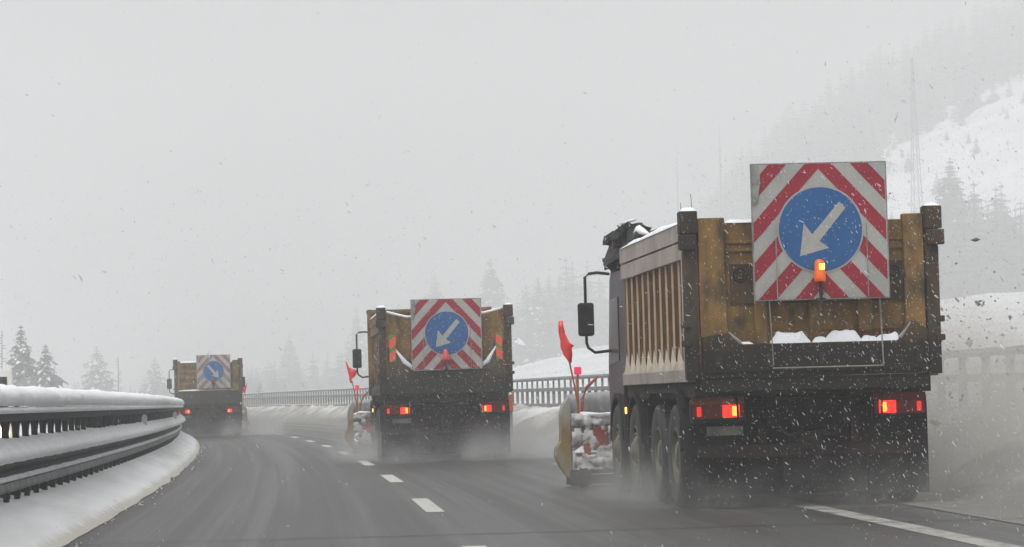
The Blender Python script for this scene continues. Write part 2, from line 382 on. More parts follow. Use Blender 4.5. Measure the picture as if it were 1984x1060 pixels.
def put_tree(kind, idx, x, Y, ztop, label, zb_=None):
    src_, h = (protos, (16, 17, 15)) if kind == 'big' else (small, (7, 6, 8))
    s = x - C(Y); base = zb_ if zb_ is not None else hill(s, Y) - .3
    key = (kind, idx)
    o = src_[idx] if key not in used else copy_tree(src_[idx]); used.add(key)
    sc = (ztop-base)/h[idx]; o.location = (x, Y, base); o.scale = (sc, sc, sc); o.rotation_euler = (0, 0, x*1.7)
    tag(o, label, 'tree', 'spruces standing in the fog'); return o
def px(x, Y, y=500):
    d = fw + cr*((x-992)/5880) - cu*((y-530)/5880); return d.x/d.y*Y, d.z/d.y*Y+1.15
for kind, idx, x, y, Y, zb_, lab in (
    ('small', 0, 40, 625, 300, -.3, 'taller of the two snowy spruces above the snow-capped guardrail at far left'),
    ('small', 1, 88, 663, 300, -.3, 'shorter of the two snowy spruces above the guardrail at far left'),
    ('small', 2, 187, 668, 520, -.3, 'broad hazy tree behind the guardrail, right of the two snowy spruces'),
    ('small', 2, 300, 690, 600, -.3, 'faint tree just left of the farthest truck'),
    ('small', 0, 503, 738, 420, 1.0, 'small lone spruce just above the parapet right of the farthest truck'),
    ('big', 1, 690, 590, 800, None, 'faint spruce in the fog above the red flag of the middle truck'),
    ('big', 0, 842, 528, 800, None, 'faint spruce directly above the warning board of the middle truck'),
    ('big', 2, 950, 497, 700, None, 'tallest spruce of the hazy wood right of the middle truck'),
    ('big', 1, 1042, 532, 660, None, 'slim pointed spruce standing before the snow slope right of the middle truck'),
    ('big', 0, 1120, 560, 760, None, 'hazy spruce left of the mirror of the nearest truck'),
    ('big', 2, 560, 645, 800, None, 'very faint spruce between the farthest and the middle truck'),
    ('big', 0, 1840, 300, 580, None, 'dark tall spruce right of the thin lattice pylon on the right slope'),
):
    X_, Z_ = px(x, Y, y); put_tree(kind, idx, X_, Y, Z_, lab, zb_)
def wood(name, label, pts, seed):
    rnd = random.Random(seed); mb = MB()
    vars_ = []
    for q in range(4):
        tr, c = spruce_mesh('w', 10, 2.9, seed*10+q, dens=.66, snow=.0, wide=1.9); tr_, c_ = tr, c; vars_.append((tr_, c_))
    V = []; F = []; MI = []; off = 0
    for (X_, Y_, zb2, h) in pts:
        tr, c = rnd.choice(vars_); sc = h/10; a = rnd.random()*6.28; ca, sa = math.cos(a)*sc, math.sin(a)*sc
        for m_, mi_add in ((tr, 2), (c, 0)):
            vv = np.array(m_.v); V.append(np.stack([vv[:, 0]*ca-vv[:, 1]*sa+X_, vv[:, 0]*sa+vv[:, 1]*ca+Y_, vv[:, 2]*sc+zb2], 1))
            F += [tuple(i+off for i in f) for f in m_.f]; MI += [2]*len(m_.f) if mi_add else m_.mi; off += len(m_.v)
    me = bpy.data.meshes.new(name); me.from_pydata(np.concatenate(V).tolist(), [], F)
    for m_ in (M_needle, M_tsnow, M_bark): me.materials.append(m_)
    me.polygons.foreach_set('material_index', MI); o = bpy.data.objects.new(name, me); COL.objects.link(o)
    tag(o, label, 'wood', kind='stuff'); return o
def wood_pts(n, x0, x1, Ya, Yb, ha, hb, hf=lambda x: 1., sd=5):
    q = random.Random(sd); out = []
    for i in range(n):
        x = q.uniform(x0, x1); Y = q.uniform(Ya, Yb); X_ = px(x, Y)[0]; out.append((X_, Y, (hill(X_-C(Y), Y) if x > 400 else -.3)-.4, q.uniform(ha, hb)*hf(x)))
    return out
wood('hazy_wood', 'dense hazy conifer wood on the right slope beyond the parapet', wood_pts(110, 1815, 2100, 560, 650, 14, 24, sd=5)+wood_pts(60, 1700, 2100, 540, 600, 7, 13, sd=15), 3)
wood('hazy_wood', 'pale foggy wood stretching behind the parapet in the middle distance', wood_pts(170, 470, 1180, 700, 860, 13, 22, lambda x: .5+.6*(x-470)/700, 6)+wood_pts(60, 470, 930, 640, 760, 6, 10, sd=16), 4)
wood('hazy_wood', 'faint forest on the ridge above the snow slope at upper right', wood_pts(600, 1330, 2120, 860, 1010, 12, 20, sd=7)+wood_pts(200, 1250, 1700, 760, 860, 10, 16, sd=17)+wood_pts(46, 1680, 2100, 820, 862, 5, 13, sd=27)+wood_pts(26, 1650, 2100, 700, 820, 2, 6, sd=28), 6)
wood('hazy_wood', 'low pale thicket behind the guardrail at left', wood_pts(34, 120, 340, 560, 640, 4, 8, sd=9), 8)
def bare_tree(x, y, Y, label, zb_=None, r=.16):
    X_, Z_ = px(x, Y, y); base = zb_ if zb_ is not None else hill(X_-C(Y), Y)-.3; h = Z_-base
    root = empty('bare_tree', (X_, Y, base)); t = MB(); t.tube([(0, 0, -1), (0, 0, h*.5), (.1, 0, h)], [r, r*.7, .03], 6); t.build('trunk', M_bark, root)
    b = MB(); q = random.Random(int(x))
    for i in range(26):
        z = h*(.25+.72*i/26); a = q.random()*6.28; L = (1-i/26)*h*.07+.4
        b.tube([(0, 0, z), (math.cos(a)*L*.6, math.sin(a)*L*.6, z+L*.15), (math.cos(a)*L, math.sin(a)*L, z+L*.1)], [.05, .03, .01], 4)
    b.build('crown', M_bark, root); tag(root, label, 'tree')
bare_tree(228, 690, 420, 'thin bare tree between the broad hazy tree and the farthest truck', -.3, .1)
bare_tree(2, 640, 330, 'thin bare tree at the very left edge of the photo', -.3, .09)
bare_tree(1393, 238, 900, 'taller faint bare mast-like larch above the nearest truck, left of its warning board', None, .45)
bare_tree(1310, 275, 900, 'shorter faint bare larch above the tarpaulin of the nearest truck', None, .45)
# pylon
def pylon(x, y, Y, label):
    X_, Z_ = px(x, Y, y); base = hill(X_-C(Y), Y)-.5; h = Z_-base; root = empty('lattice_pylon', (X_, Y, base), .25)
    w = 1.5; mb = MB(); hh = lambda t: w*(1-t)+.12*t
    for sx_ in (-1, 1):
        for sy in (-1, 1): mb.tube([(sx_*w, sy*w, 0), (sx_*hh(1), sy*hh(1), h)], .10, 4)
    n = 16
    for i in range(n):
        t0, t1 = i/n, (i+1)/n; a, b = hh(t0), hh(t1)
        for sy in (-1, 1):
            mb.tube([(-a, sy*a, h*t0), (b, sy*b, h*t1)], .045, 4); mb.tube([(a, sy*a, h*t0), (-b, sy*b, h*t1)], .045, 4)
            mb.tube([(sy*a, -a, h*t0), (sy*b, b, h*t1)], .045, 4)
    mb.build('tower', M_steel, root); cb = MB()
    for z, L in ((.82, 2.6), (.9, 2.0)):
        cb.tube([(-L, 0, h*z), (L, 0, h*z)], .07, 4); cb.tube([(-L, 0, h*z), (0, 0, h*(z+.04)), (L, 0, h*z)], .05, 4)
    cb.build('cross_arm', M_steel, root); tag(root, label, 'pylon')
pylon(1767, 112, 640, 'thin lattice power pylon rising out of the fog above the nearest truck')

# ------------------------------------------------------------------ truck materials
P_ochre = paint('ochre tipper paint', (.24, .137, .040), (.155, .088, .029), 3.5, (.035, .028, .020), .7, (1.38, 1.80), .75, frost=.3)
P_ochre_b = paint('bright ochre paint', (.26, .150, .045), (.18, .104, .034), 3.4, (.035, .028, .022), .7, (1.45, 1.85), .75)
P_brown = paint('dirty brown panel', (.082, .05, .025), (.05, .033, .02), 2.6, (.014, .013, .012), .6, (1.55, 1.95), .8, frost=.25)
P_grime = paint('road grime', (.022, .019, .017), (.040, .032, .025), 3, (.012, .012, .012), .4, rough=.85, frost=.6)
P_side = paint('rusty side sheet', (.10, .036, .011), (.15, .072, .018), 2.5, (.05, .034, .02), .4, (1.3, 1.5), 1., spec=.03)
P_rib = paint('salt dusted ribs', (.52, .47, .38), (.44, .37, .28), 4, (.25, .2, .15), .25, rough=.85)
P_band = paint('salt dusted rail', (.42, .37, .335), (.33, .28, .24), 2, (.14, .10, .075), .35, rough=.85, dscale=3)
P_black = paint('black rubber', (.010, .010, .011), (.018, .018, .019), 4, (.028, .028, .028), .4, rough=.8, frost=.2)
P_tyre = paint('wet tyre', (.02, .02, .021), (.035, .035, .037), 4, (.09, .09, .09), .45, rough=.6)
P_rim = paint('dirty rim', (.20, .19, .13), (.11, .105, .08), 5, (.035, .034, .03), .65, rough=.6)
P_cab = paint('plum cab paint', (.045, .030, .042), (.065, .035, .050), 2, (.05, .05, .055), .4, rough=.5)
P_cab2 = paint('cream cab paint', (.42, .26, .12), (.34, .2, .09), 2, (.09, .07, .05), .4, rough=.5)
P_glass = paint('dark glass', (.02, .022, .025), rough=.3, amt=.3, bmp=0, spec=.12)
P_tarp = paint('black tarpaulin', (.016, .016, .018), (.035, .035, .037), 3, (.05, .05, .05), .3, rough=.5, frost=.55)
P_grey = paint('grey metal tank', (.30, .31, .31), (.2, .2, .2), 4, (.07, .07, .07), .45, rough=.6)
P_plate = paint('dirty number plate', (.17, .165, .15), (.11, .105, .1), 6, (.05, .045, .04), .6)
P_white = paint('board white sheeting', (.37, .37, .35), (.31, .31, .29), 3, (.28, .27, .25), .22, rough=.55, bmp=.05, frost=.1)
P_wedge = paint('weathered board edge', (.3, .3, .28), (.18, .18, .17), 9, (.05, .05, .05), .5)
P_red = paint('board red sheeting', (.29, .014, .034), (.235, .012, .028), 3, (.2, .03, .04), .25, rough=.5, bmp=.05, frost=.2)
P_blue = paint('board blue sheeting', (.013, .082, .24), (.018, .10, .27), 2, (.06, .13, .28), .3, rough=.5, bmp=.05, frost=.3)
P_fred = emis('fluorescent orange sheeting', (1, .10, .05), 0., (.72, .09, .045)); P_fgreen = paint('green sheeting', (.12, .25, .05), amt=.2)
P_flag = emis('fluorescent flag cloth', (1, .04, .05), 0., (.90, .055, .055))
P_lensdim = paint('unlit red lens', (.20, .012, .01), (.13, .01, .01), amt=.3, rough=.35)
P_lensamb = paint('unlit amber lens', (.30, .08, .01), (.2, .05, .01), amt=.4, rough=.35)
P_lred = emis('lit tail lamp', (1, .03, .018), 1.25, (.5, .02, .01)); P_lhot = emis('lamp filament', (1, .30, .035), 2.6)
P_lred2 = emis('small lit marker', (1, .03, .02), .8, (.4, .02, .01)); P_bea = emis('beacon amber glass', (1, .12, .01), .30, (.6, .1, .01)); P_bhot = emis('beacon bulb', (1, .50, .045), 4.5)
P_bdim = emis('beacon dim glass', (1, .10, .04), .18, (.45, .05, .025)); P_boff = paint('unlit beacon', (.16, .02, .02), amt=.4)
P_red_d = paint('dirty red sheeting', (.24, .04, .05), (.20, .08, .08), 2.5, (.24, .20, .19), .9, rough=.6); P_mark = emis('side marker lamp', (1, .4, .05), 8.)
P_yellow = paint('plough end plate', (.27, .18, .055), (.20, .14, .06), 4, (.30, .285, .25), .5, z=(.98, .62), rough=.6)
P_plred = paint('plough red paint', (.30, .06, .03), (.2, .05, .04), 4, (.13, .11, .11), .5, rough=.7, frost=.6)
P_plgrey = paint('snow caked steel', (.22, .215, .215), (.35, .35, .36), 5, (.10, .085, .085), .5, rough=.9)
M_caked = snowmat('packed dirty snow', (.58, .575, .57), (.30, .25, .235), 5, .4, (.45, .68))
P_mould = paint('mouldboard', (.28, .28, .285), (.4, .4, .41), 2, (.16, .16, .16), .4, rough=.9)
P_rod = paint('red rod', (.42, .08, .06), (.3, .1, .08), 8, (.4, .38, .36), .35)
P_spray = None

def clip_poly(poly, half=.5):
    def cut(P, ax, lim, sg):
        out = []
        for i in range(len(P)):
            a, b = P[i], P[(i+1) % len(P)]; ia, ib = sg*a[ax] <= sg*lim, sg*b[ax] <= sg*lim
            if ia: out.append(a)
            if ia != ib:
                t = (lim-a[ax])/(b[ax]-a[ax]); out.append((a[0]+t*(b[0]-a[0]), a[1]+t*(b[1]-a[1])))
        return out
    for ax, lim, sg in ((0, 1, 1), (0, 0, -1), (1, 1, 1), (1, 0, -1)):
        poly = cut(poly, ax, lim, sg)
        if len(poly) < 3: return []
    return poly
def cut_x(P, lim, sg):
    out = []
    for i in range(len(P)):
        a, b = P[i], P[(i+1) % len(P)]; ia, ib = sg*a[0] <= sg*lim, sg*b[0] <= sg*lim
        if ia: out.append(a)
        if ia != ib:
            t = (lim-a[0])/(b[0]-a[0]); out.append((lim, a[1]+t*(b[1]-a[1])))
    return out
def board(root, cx, y, z0, w, right=False, fade=None):
    """warning board: back at y, facing -y; u right 0..1, v down 0..1"""
    W = lambda u, v, d: (cx-w/2+u*w, y-d, z0+w-v*w)
    b = MB(); b.box(cx-w/2-.012, cx+w/2+.012, y, y+.035, z0-.012, z0+w+.012, 1); b.add([W(.0, 0, .003), W(1, 0, .003), W(1, 1, .003), W(0, 1, .003)], [(0, 3, 2, 1)], 0)
    B = b.build('warning_board', [P_white, P_wedge], root)
    st_ = MB()
    for side in (0, 1):
        for k in range(-1, 6):
            # red where v + 1.09*u between lo and hi (left half), mirrored on the right
            lo = .135 + .2965*(k) ; hi = lo+.147
            lo += .0; P = [(-1, lo+1.09), (2, lo-2.18), (2, hi-2.18), (-1, hi+1.09)]
            if right and k == -1: continue
            P = clip_poly(P)
            if len(P) < 3: continue
            P = cut_x(P, .497, 1)
            if len(P) < 3: continue
            if side: P = [(.994-p[0], p[1]) for p in P]
            n = len(P); v = [W(p[0], p[1], .006) for p in P]; st_.add(v, [tuple(range(n))] if side else [tuple(range(n))[::-1]])
    st_.build('red_stripes', P_red if not fade else fade, B)
    seg = 56
    ring = [(.5+.325*math.cos(a), .488+.325*math.sin(a)) for a in np.linspace(0, 2*math.pi, seg, endpoint=False)]
    disc = [(.5+.312*math.cos(a), .488+.312*math.sin(a)) for a in np.linspace(0, 2*math.pi, seg, endpoint=False)]
    d = MB(); d.add([W(*p, .009) for p in ring], [tuple(range(seg))[::-1]], 1); d.add([W(*p, .012) for p in disc], [tuple(range(seg))[::-1]], 0)
    d.build('blue_disc', [P_blue, P_white], B)
    A = [(.340, .685), (.375, .440), (.437, .525), (.645, .285), (.692, .333), (.490, .575), (.560, .628)]
    if right: A = [(1-p[0], p[1]) for p in A]
    a = MB(); a.add([W(*p, .015) for p in A], [tuple(range(7)), ]); a.build('arrow', P_white, B)
    for u in (.163, .845):
        s = MB(); s.add([W(u-.004, .45, .018), W(u+.004, .45, .018), W(u+.004, 1, .018), W(u-.004, 1, .018)], [(0, 3, 2, 1)]); s.build('hinge_seam', P_wedge, B)
    s = MB(); s.add([W(.0, .0, .018), W(.05, .0, .018), W(.06, .12, .018), W(.035, .28, .018), W(.01, .30, .018), W(.0, .3, .018)], [(5, 4, 3, 2, 1, 0)]); s.build('worn_patch', P_wedge, B)
    return B
def snowheap(mb, x0, x1, y0, y1, z0, z1, seed, n=18, mi=0):
    """soft irregular ridge of snow along x"""
    vs = []; m = 6
    for i in range(n+1):
        x = x0+(x1-x0)*i/n; e = min(1, 4*min(i, n-i)/n+.25); h = (z1-z0)*e*(1+.45*n3(x*4, seed)+.25*n3(x*13, seed))
        for k in range(m+1):
            t = k/m; vs.append((x, y0+(y1-y0)*t, z0+h*math.sin(math.pi*t)**.6))
    fs = [(i*(m+1)+k, i*(m+1)+k+1, (i+1)*(m+1)+k+1, (i+1)*(m+1)+k) for i in range(n) for k in range(m)]
    return mb.add(vs, fs, mi)
WH = {}
def wheel(root, x, y, dual, side, steer=0.):
    key = (dual, side)
    if key in WH:
        t = WH[key].copy(); COL.objects.link(t); t.parent = root; t.location = (x, y, .52)
        for ch in WH[key].children: c = ch.copy(); COL.objects.link(c); c.parent = t
        return t
    r = .52; wd = .29; m = MB(); n = 36
    offs = (0, -side*.33) if dual else (0,)
    for o_ in offs:
        m.lathe_x([(o_+side*a, b) for a, b in ((0, .28), (.015, .36), (.02, .46), (0, .505), (-.03, .52), (-.075, .52), (-.08, .508), (-.09, .508), (-.095, .52), (-.15, .52), (-.155, .508), (-.165, .508), (-.17, .52), (-.22, .52), (-.26, .505), (-.275, .46), (-.27, .36), (-.25, .28))], 0, 0, 0, n)
    t = m.build('wheel', P_tyre, root, smooth=False); t.location = (x, y, .52)
    q = MB()
    if dual: pr = [(.0, .285), (.005, .27), (-.12, .245), (-.14, .20), (-.13, .15), (-.02, .14), (.0, .10), (.0, .0)]
    else: pr = [(.0, .285), (.01, .27), (-.05, .25), (-.045, .2), (.0, .16), (.02, .12), (.05, .08), (.05, .0)]
    q.lathe_x([(side*a, b) for a, b in pr], 0, 0, 0, 28)
    for k in range(10):
        a = 6.283*k/10; q.lathe_x([(side*(-.13 if dual else -.04), .0), (side*(-.13 if dual else -.04), .016), (side*(-.09 if dual else .01), .016), (side*(-.09 if dual else .01), 0)], 0, .19*math.cos(a), .19*math.sin(a), 6)
    q.build('rim', P_rim, t, smooth=True); WH[key] = t
    return t

def truck(kind, loc, heading, label):
    root = empty('snow_plough_truck', (*loc, 0), heading); tag(root, label, 'truck', 'orange snow plough trucks driving in echelon')
    far3 = kind == 3; HW = 1.25; L = 5.35; TZ = 2.80; BZ = 1.27
    cabm = P_cab if kind == 1 else P_cab2
    # --- chassis
    m = MB(); m.box(-.42, -.32, .35, 7.6, .80, 1.06); m.box(.32, .42, .35, 7.6, .80, 1.06); m.box(-.319, .319, .45, .6, .80, 1.05)
    m.box(-.319, .319, 3.2, 3.4, .80, 1.0); m.box(-.6, .6, 1.25, 2.95, .45, .62); m.lathe_x([(-.95, .0), (-.95, .09), (-.3, .1), (-.22, .24), (.22, .24), (.3, .1), (.95, .09), (.95, 0)], 0, 1.3, .52, 14)
    m.lathe_x([(-.95, .0), (-.95, .09), (-.3, .1), (-.22, .24), (.22, .24), (.3, .1), (.95, .09), (.95, 0)], 0, 2.65, .52, 14)
    m.lathe_x([(-.95, .0), (-.95, .08), (.95, .08), (.95, 0)], 0, 4.75, .5, 10); m.lathe_x([(-.95, .0), (-.95, .08), (.95, .08), (.95, 0)], 0, 6.45, .5, 10)
    m.build('chassis_frame', P_black, root)
    m = MB(); m.box(-1.1, 1.1, .42, .52, .50, .62); m.box(-.5, -.42, .44, .52, .62, .85); m.box(.42, .5, .44, .52, .62, .85)
    m.build('underrun_bar', paint('reddish bar', (.028, .012, .011), (.02, .012, .012), amt=.5), root, bevel=.01)
    for sg in (-1, 1):
        # tail lamps
        zc = .96; y = .38
        m = MB(); m.box(sg*.90-.27, sg*.90+.27, y, y+.10, zc-.12, zc+.11, 0); m.build('lamp_housing', P_black, root, bevel=.008)
        m = MB(); m.box(sg*.90-.26, sg*.90+.26, y-.012, y-.002, zc+.065, zc+.135, 0)
        H = m.build('reflector_strip', P_lensamb if sg < 0 else P_lensdim, root)
        m = MB(); m.box(sg*.90-.25, sg*.90+.25, y-.012, y-.002, zc-.07, zc+.06); TL = m.build('tail_light', P_lensdim, root)
        xi = sg*.775; m = MB(); m.box(xi-.085, xi+.085, y-.035, y-.013, zc-.065, zc+.06); m.build('brake_lens', P_lred, TL, bevel=.008)
        m = MB(); bx = xi + (.035 if sg < 0 else -.04); m.box(bx-.028, bx+.028, y-.05, y-.036, zc-.05, zc+.045); m.build('bulb', P_lhot, TL, bevel=.008)
        if not (far3 and sg > 0):
            xo = sg*1.09; m = MB(); m.box(xo-.022, xo+.022, y-.03, y-.013, zc-.05, zc+.045); m.build('marker_lens', P_lred2, TL, bevel=.006)
        # mudguards and flaps
        m = MB(); m.box(min(sg*.62, sg*1.22), max(sg*.62, sg*1.22), .60, .63, .10, 1.0); m.build('mud_flap', P_black, root)
        m = MB(); pts_ = []
        for i in range(25):
            a = math.pi*(1-i/24); yy = 1.98+1.28*math.cos(a); zz = .60+.58*min(1, 1.5*math.sin(a)**.7); pts_.append((yy, zz))
        inner = [(p[0]*.985+.03, p[1]-.03) for p in pts_]
        m.prism(pts_+inner[::-1], 0, min(sg*.62, sg*1.235), max(sg*.62, sg*1.235)); m.build('mudguard', P_black, root)
        m = MB(); 
        for yc in (4.75, 6.45):
            po = [(yc+.66*math.cos(a), .55+.62*math.sin(a)) for a in np.linspace(math.pi*.97, math.pi*.03, 20)]; pi_ = [(yc+.61*math.cos(a), .55+.57*math.sin(a)) for a in np.linspace(math.pi*.97, math.pi*.03, 20)]
            m.prism(po+pi_[::-1], 0, min(sg*.88, sg*1.2), max(sg*.88, sg*1.2))
        m.build('mudguard', P_black, root)
        for yc, du in ((1.3, 1), (2.65, 1), (4.75, 0), (6.45, 0)): wheel(root, sg*(1.20 if du else 1.18), yc, bool(du), sg)
        m = MB(); m.box(min(sg*.55, sg*1.12), max(sg*.55, sg*1.12), 3.36, 3.98, .50, .98); m.build('fuel_tank', P_grey, root, bevel=.05)
        m = MB(); m.tube([(sg*1.0, 3.4, 1.04), (sg*1.0, 3.95, 1.04)], .09, 12); m.build('air_tank', P_grey, root, smooth=True)
    m = MB(); m.box(-.615, .615, .66, .70, .12, .98); m.box(-.25, .25, .48, .655, .22, .5); m.lathe_x([(-.2, 0), (-.2, .10), (.2, .10), (.2, 0)], 0, .57, .62, 12); m.build('underbody_dark_fill', P_black, root)  # added dark filler: hides the bright road beyond so the underside stays black
    m = MB(); m.box(-1.02, -.66, .36, .375, .72, .81); m.build('number_plate', P_plate, root)
    m = MB(); m.box(-.95, -.35, .40, .42, .68, .83) if False else None
    for sg in (-1, 1):
        m = MB(); m.tube([(sg*.30, .40, .92), (sg*.33, .30, .80), (sg*.22, .27, .70), (sg*.08, .34, .74)], .018, 6); m.build('air_hose', P_tyre, root, smooth=True)
        m = MB(); m.tube([(sg*.72, .34, 1.10), (sg*.71, .33, .86)], .012, 5); m.build('chain', P_tyre, root)
    m = MB(); m.box(-.10, .10, .30, .47, .56, .74); m.tube([(0, .20, .65), (0, .31, .65)], .035, 8); m.build('tow_hitch', P_grime, root, bevel=.01)
    # --- tipper body
    m = MB(); m.box(-1.16, 1.16, .12, L, 1.10, BZ); m.box(-.5, -.36, .2, L, .98+.09, 1.10); m.box(.36, .5, .2, L, 1.07, 1.10); m.build('body_floor', P_grime, root)
    m = MB(); ft = TZ+.02 if kind == 1 else TZ+(.22 if kind == 2 else .02)
    m.box(-1.19, 1.19, L-.06, L, BZ, ft); 
    if kind == 2:
        m.box(-1.27, -1.191, L-.3, L+.06, BZ, ft-.0); m.box(1.191, 1.27, L-.3, L+.06, BZ, ft); m.box(-1.27, 1.27, L-.02+.021, L+.5, ft-.06, ft); m.box(-1.268, 1.268, L-.1, L-.062, ft-.07, ft-.002); m.box(-1.268, 1.268, L-.1, L-.062, ft-.26, ft-.2)
    m.build('front_wall', P_ochre_b if kind != 1 else P_ochre, root)
    for sg in (-1, 1):
        X = lambda a: sg*a
        m = MB()
        def bx(a, b, y0, y1, z0, z1, mi): m.box(min(sg*a, sg*b), max(sg*a, sg*b), y0, y1, z0, z1, mi)
        bx(1.15, 1.185, .12, L-.061, BZ+.02, TZ-.03, 0)
        bx(1.13, 1.235, .10, L, TZ-.17, TZ, 2); bx(1.13, 1.228, .10, L, TZ-.35, TZ-.185, 2); bx(1.14, 1.205, .11, L-.01, TZ-.185, TZ-.17, 1)
        # flared bottom sill
        pr = [(sg*1.15, BZ-.02), (sg*1.235, BZ-.02), (sg*1.24, BZ+.10), (sg*1.186, BZ+.19), (sg*1.15, BZ+.19)]
        m.prism(pr, 1, .10, L, 2)
        m.build('side_wall', [P_side if kind == 1 else P_ochre, P_grime, P_band if kind == 1 else P_ochre], root, bevel=.006)
        ribs = {1: (11, .28, (L-.55)/10, .03, .014), 2: (4, .9, 1.25, .09, .03), 3: (5, .9, .95, .06, .03)}[kind]
        for i in range(ribs[0]):
            yy = ribs[1]+ribs[2]*i; w_, pr_ = ribs[3], ribs[4]; r_ = MB()
            r_.box(min(sg*1.186, sg*(1.186+pr_)), max(sg*1.186, sg*(1.186+pr_)), yy-w_, yy+w_, BZ+.19, TZ-.352)
            if kind == 1: r_.add([(sg*1.186, yy-.10, BZ+.17), (sg*1.24, yy-.05, BZ+.105), (sg*1.24, yy+.05, BZ+.105), (sg*1.186, yy+.10, BZ+.17), (sg*1.215, yy, BZ+.34)], [(0, 1, 4), (1, 2, 4), (2, 3, 4)])
            r_.build('side_rib', P_rib if kind == 1 else P_ochre_b, root)
        m = MB(); snowheap(m, 0, 1, 0, 1, 0, 1, 3+sg)
        vs = [(sg*(1.13+.115*v[1]), .2+(L-.25)*v[0], TZ+v[2]*.055) for v in m.v]; m.v = vs; m.build('snow_cap', M_snow, root, smooth=True)
        if kind == 1:
            m = MB(); m.box(min(sg*1.236, sg*1.256), max(sg*1.236, sg*1.256), .119, .15, BZ+.1, TZ-.02); m.build('edge_strip', P_rib, root)
        # rear corner post, dark with grime
        m = MB(); m.box(min(sg*1.12, sg*HW), max(sg*1.12, sg*HW), -.02, .118, BZ-.0, TZ+.06, 0)
        for zz in (1.62, 1.80): m.box(min(sg*1.2, sg*1.285), max(sg*1.2, sg*1.285), -.05, .06, zz-.03, zz+.03, 0)
        m.build('corner_post', paint('corner post', (.085, .056, .03), (.045, .034, .024), 3, (.018, .017, .016), .6, (1.4, 1.9), .8, frost=.3), root, bevel=.008)
        m = MB(); m.box(min(sg*1.11, sg*1.285), max(sg*1.11, sg*1.285), -.06, .12, TZ-.12, TZ+.10); m.box(min(sg*1.13, sg*1.30), max(sg*1.13, sg*1.30), -.085, .0, TZ-.28, TZ-.13)
        m.build('hinge_bracket', P_grime if sg < 0 else P_brown, root, bevel=.012)
        m = MB(); snowheap(m, min(sg*1.12, sg*1.27), max(sg*1.12, sg*1.27), -.06, .11, TZ+.10, TZ+.135, 5+sg, 8); m.build('snow_cap', M_snow, root, smooth=True)
    # --- tailgate
    m = MB()
    if kind == 1:
        m.box(-.84, .93, .03, .07, BZ+.45, TZ-.02, 0)                      # upper sheet
        for zz in (TZ-.21, TZ-.29): m.box(-.84, .93, .012, .03, zz-.014, zz+.014, 0)
        m.box(-.80, .92, .012, .029, BZ+.72, TZ-.42, 1)                    # darker inset panel
        T = m.build('tailgate', [P_ochre, P_brown], root, bevel=.004)
        for a, b in ((-1.105, -.845), (.90, 1.10)):
            q = MB(); q.box(a, b, -.035, .07, BZ+.40, TZ+.03); q.build('tailgate_post', P_ochre_b, root, bevel=.012)
        for a, b, zz in ((-.575, -.455, 1.60), (-.045, .075, 1.70), (.44, .575, 1.70)):
            q = MB(); q.box(a, b, -.04, .011, zz, 2.3); q.build('tailgate_rib', P_ochre_b, T, bevel=.01)
        q = MB()
        for cx_ in (-.70, .80):
            for rr in (.065, .035):
                n = 20
                pts_ = [(cx_+rr*math.cos(a), .008, 2.27+rr*math.sin(a)) for a in np.linspace(0, 6.283, n)]; q.tube(pts_, .008, 5)
        q.build('embossed_rings', P_grime, T)
        # lower scoop: ledge with bevelled ends
        q = MB(); q.prism([(-1.10, 1.28), (1.10, 1.28), (1.10, 1.70), (.96, 1.80), (.90, 1.76), (.80, 1.60), (-.72, 1.60), (-.84, 1.72), (-1.10, 1.68)], 1, -.12, .025)
        q.box(-1.10, 1.10, -.10, .04, 1.14, 1.275); q.build('tailgate_base', paint('grimy scoop', (.15, .085, .028), (.09, .052, .02), 3, (.013, .012, .011), .8, (1.50, 1.86), .8, frost=.5), root, bevel=.01)
        q = MB(); snowheap(q, -.44, -.05, -.115, .0, 1.59, 1.70, 2, 16)
        q.build('snow_cap', M_snow2, root, smooth=True)
        for x0_, x1_, zt2, sd2 in ((-.03, .12, 1.645, 5), (.09, .45, 1.71, 9), (.44, .62, 1.65, 12), (.58, .84, 1.675, 14), (-.78, -.60, 1.625, 4)):
            q = MB(); snowheap(q, x0_, x1_, -.112, .0, 1.592, zt2, sd2, 14); q.build('snow_cap', M_snow2, root, smooth=True)
        q = MB(); q.tube([(.82, -.115, 1.625), (.88, -.118, 1.70), (.93, -.118, 1.775)], [.022, .014, .008], 6); q.build('frozen_slush', P_plgrey, root)
        q = MB(); q.tube([(-.73, -.115, 1.61), (-.80, -.118, 1.67), (-.85, -.118, 1.72)], [.02, .014, .008], 6); q.build('frozen_slush', P_plgrey, root)
        q = MB(); snowheap(q, -.84, -.5, .02, .08, TZ-.02, TZ+.015, 2, 12); q.build('snow_cap', M_snow, root, smooth=True)
        q = MB(); q.box(-1.08, 1.08, -.135, -.121, 1.33, 1.37); q.build('hinge_bar', P_brown, root, bevel=.004)
        for xx in (-.95, -.45, .05, .55, 1.0): q = MB(); q.box(xx-.035, xx+.035, -.15, -.121, 1.375, 1.50); q.build('latch', P_grime, root, bevel=.006)
        bx_, bz, bw = .06, 2.02, 1.30
    elif kind == 2:
        q = MB(); q.prism([(-1.12, 1.5), (1.12, 1.5), (1.12, TZ+.03), (.75, TZ-.06), (-.72, TZ-.10), (-1.12, TZ)], 1, .02, .07); T = q.build('tailgate', [P_ochre], root, bevel=.006)
        q = MB(); q.prism([(-1.12, 1.26), (1.12, 1.26), (1.12, 2.14), (.95, 2.10), (.78, 1.82), (.62, 1.72), (-.60, 1.70), (-.78, 1.84), (-.98, 2.12), (-1.12, 2.16)], 1, -.10, .015)
        q.build('tailgate_base', paint('grimy lower tailgate', (.10, .068, .036), (.06, .044, .026), 3, (.016, .015, .014), .6, (1.4, 1.85), .8, frost=.25), root, bevel=.012)
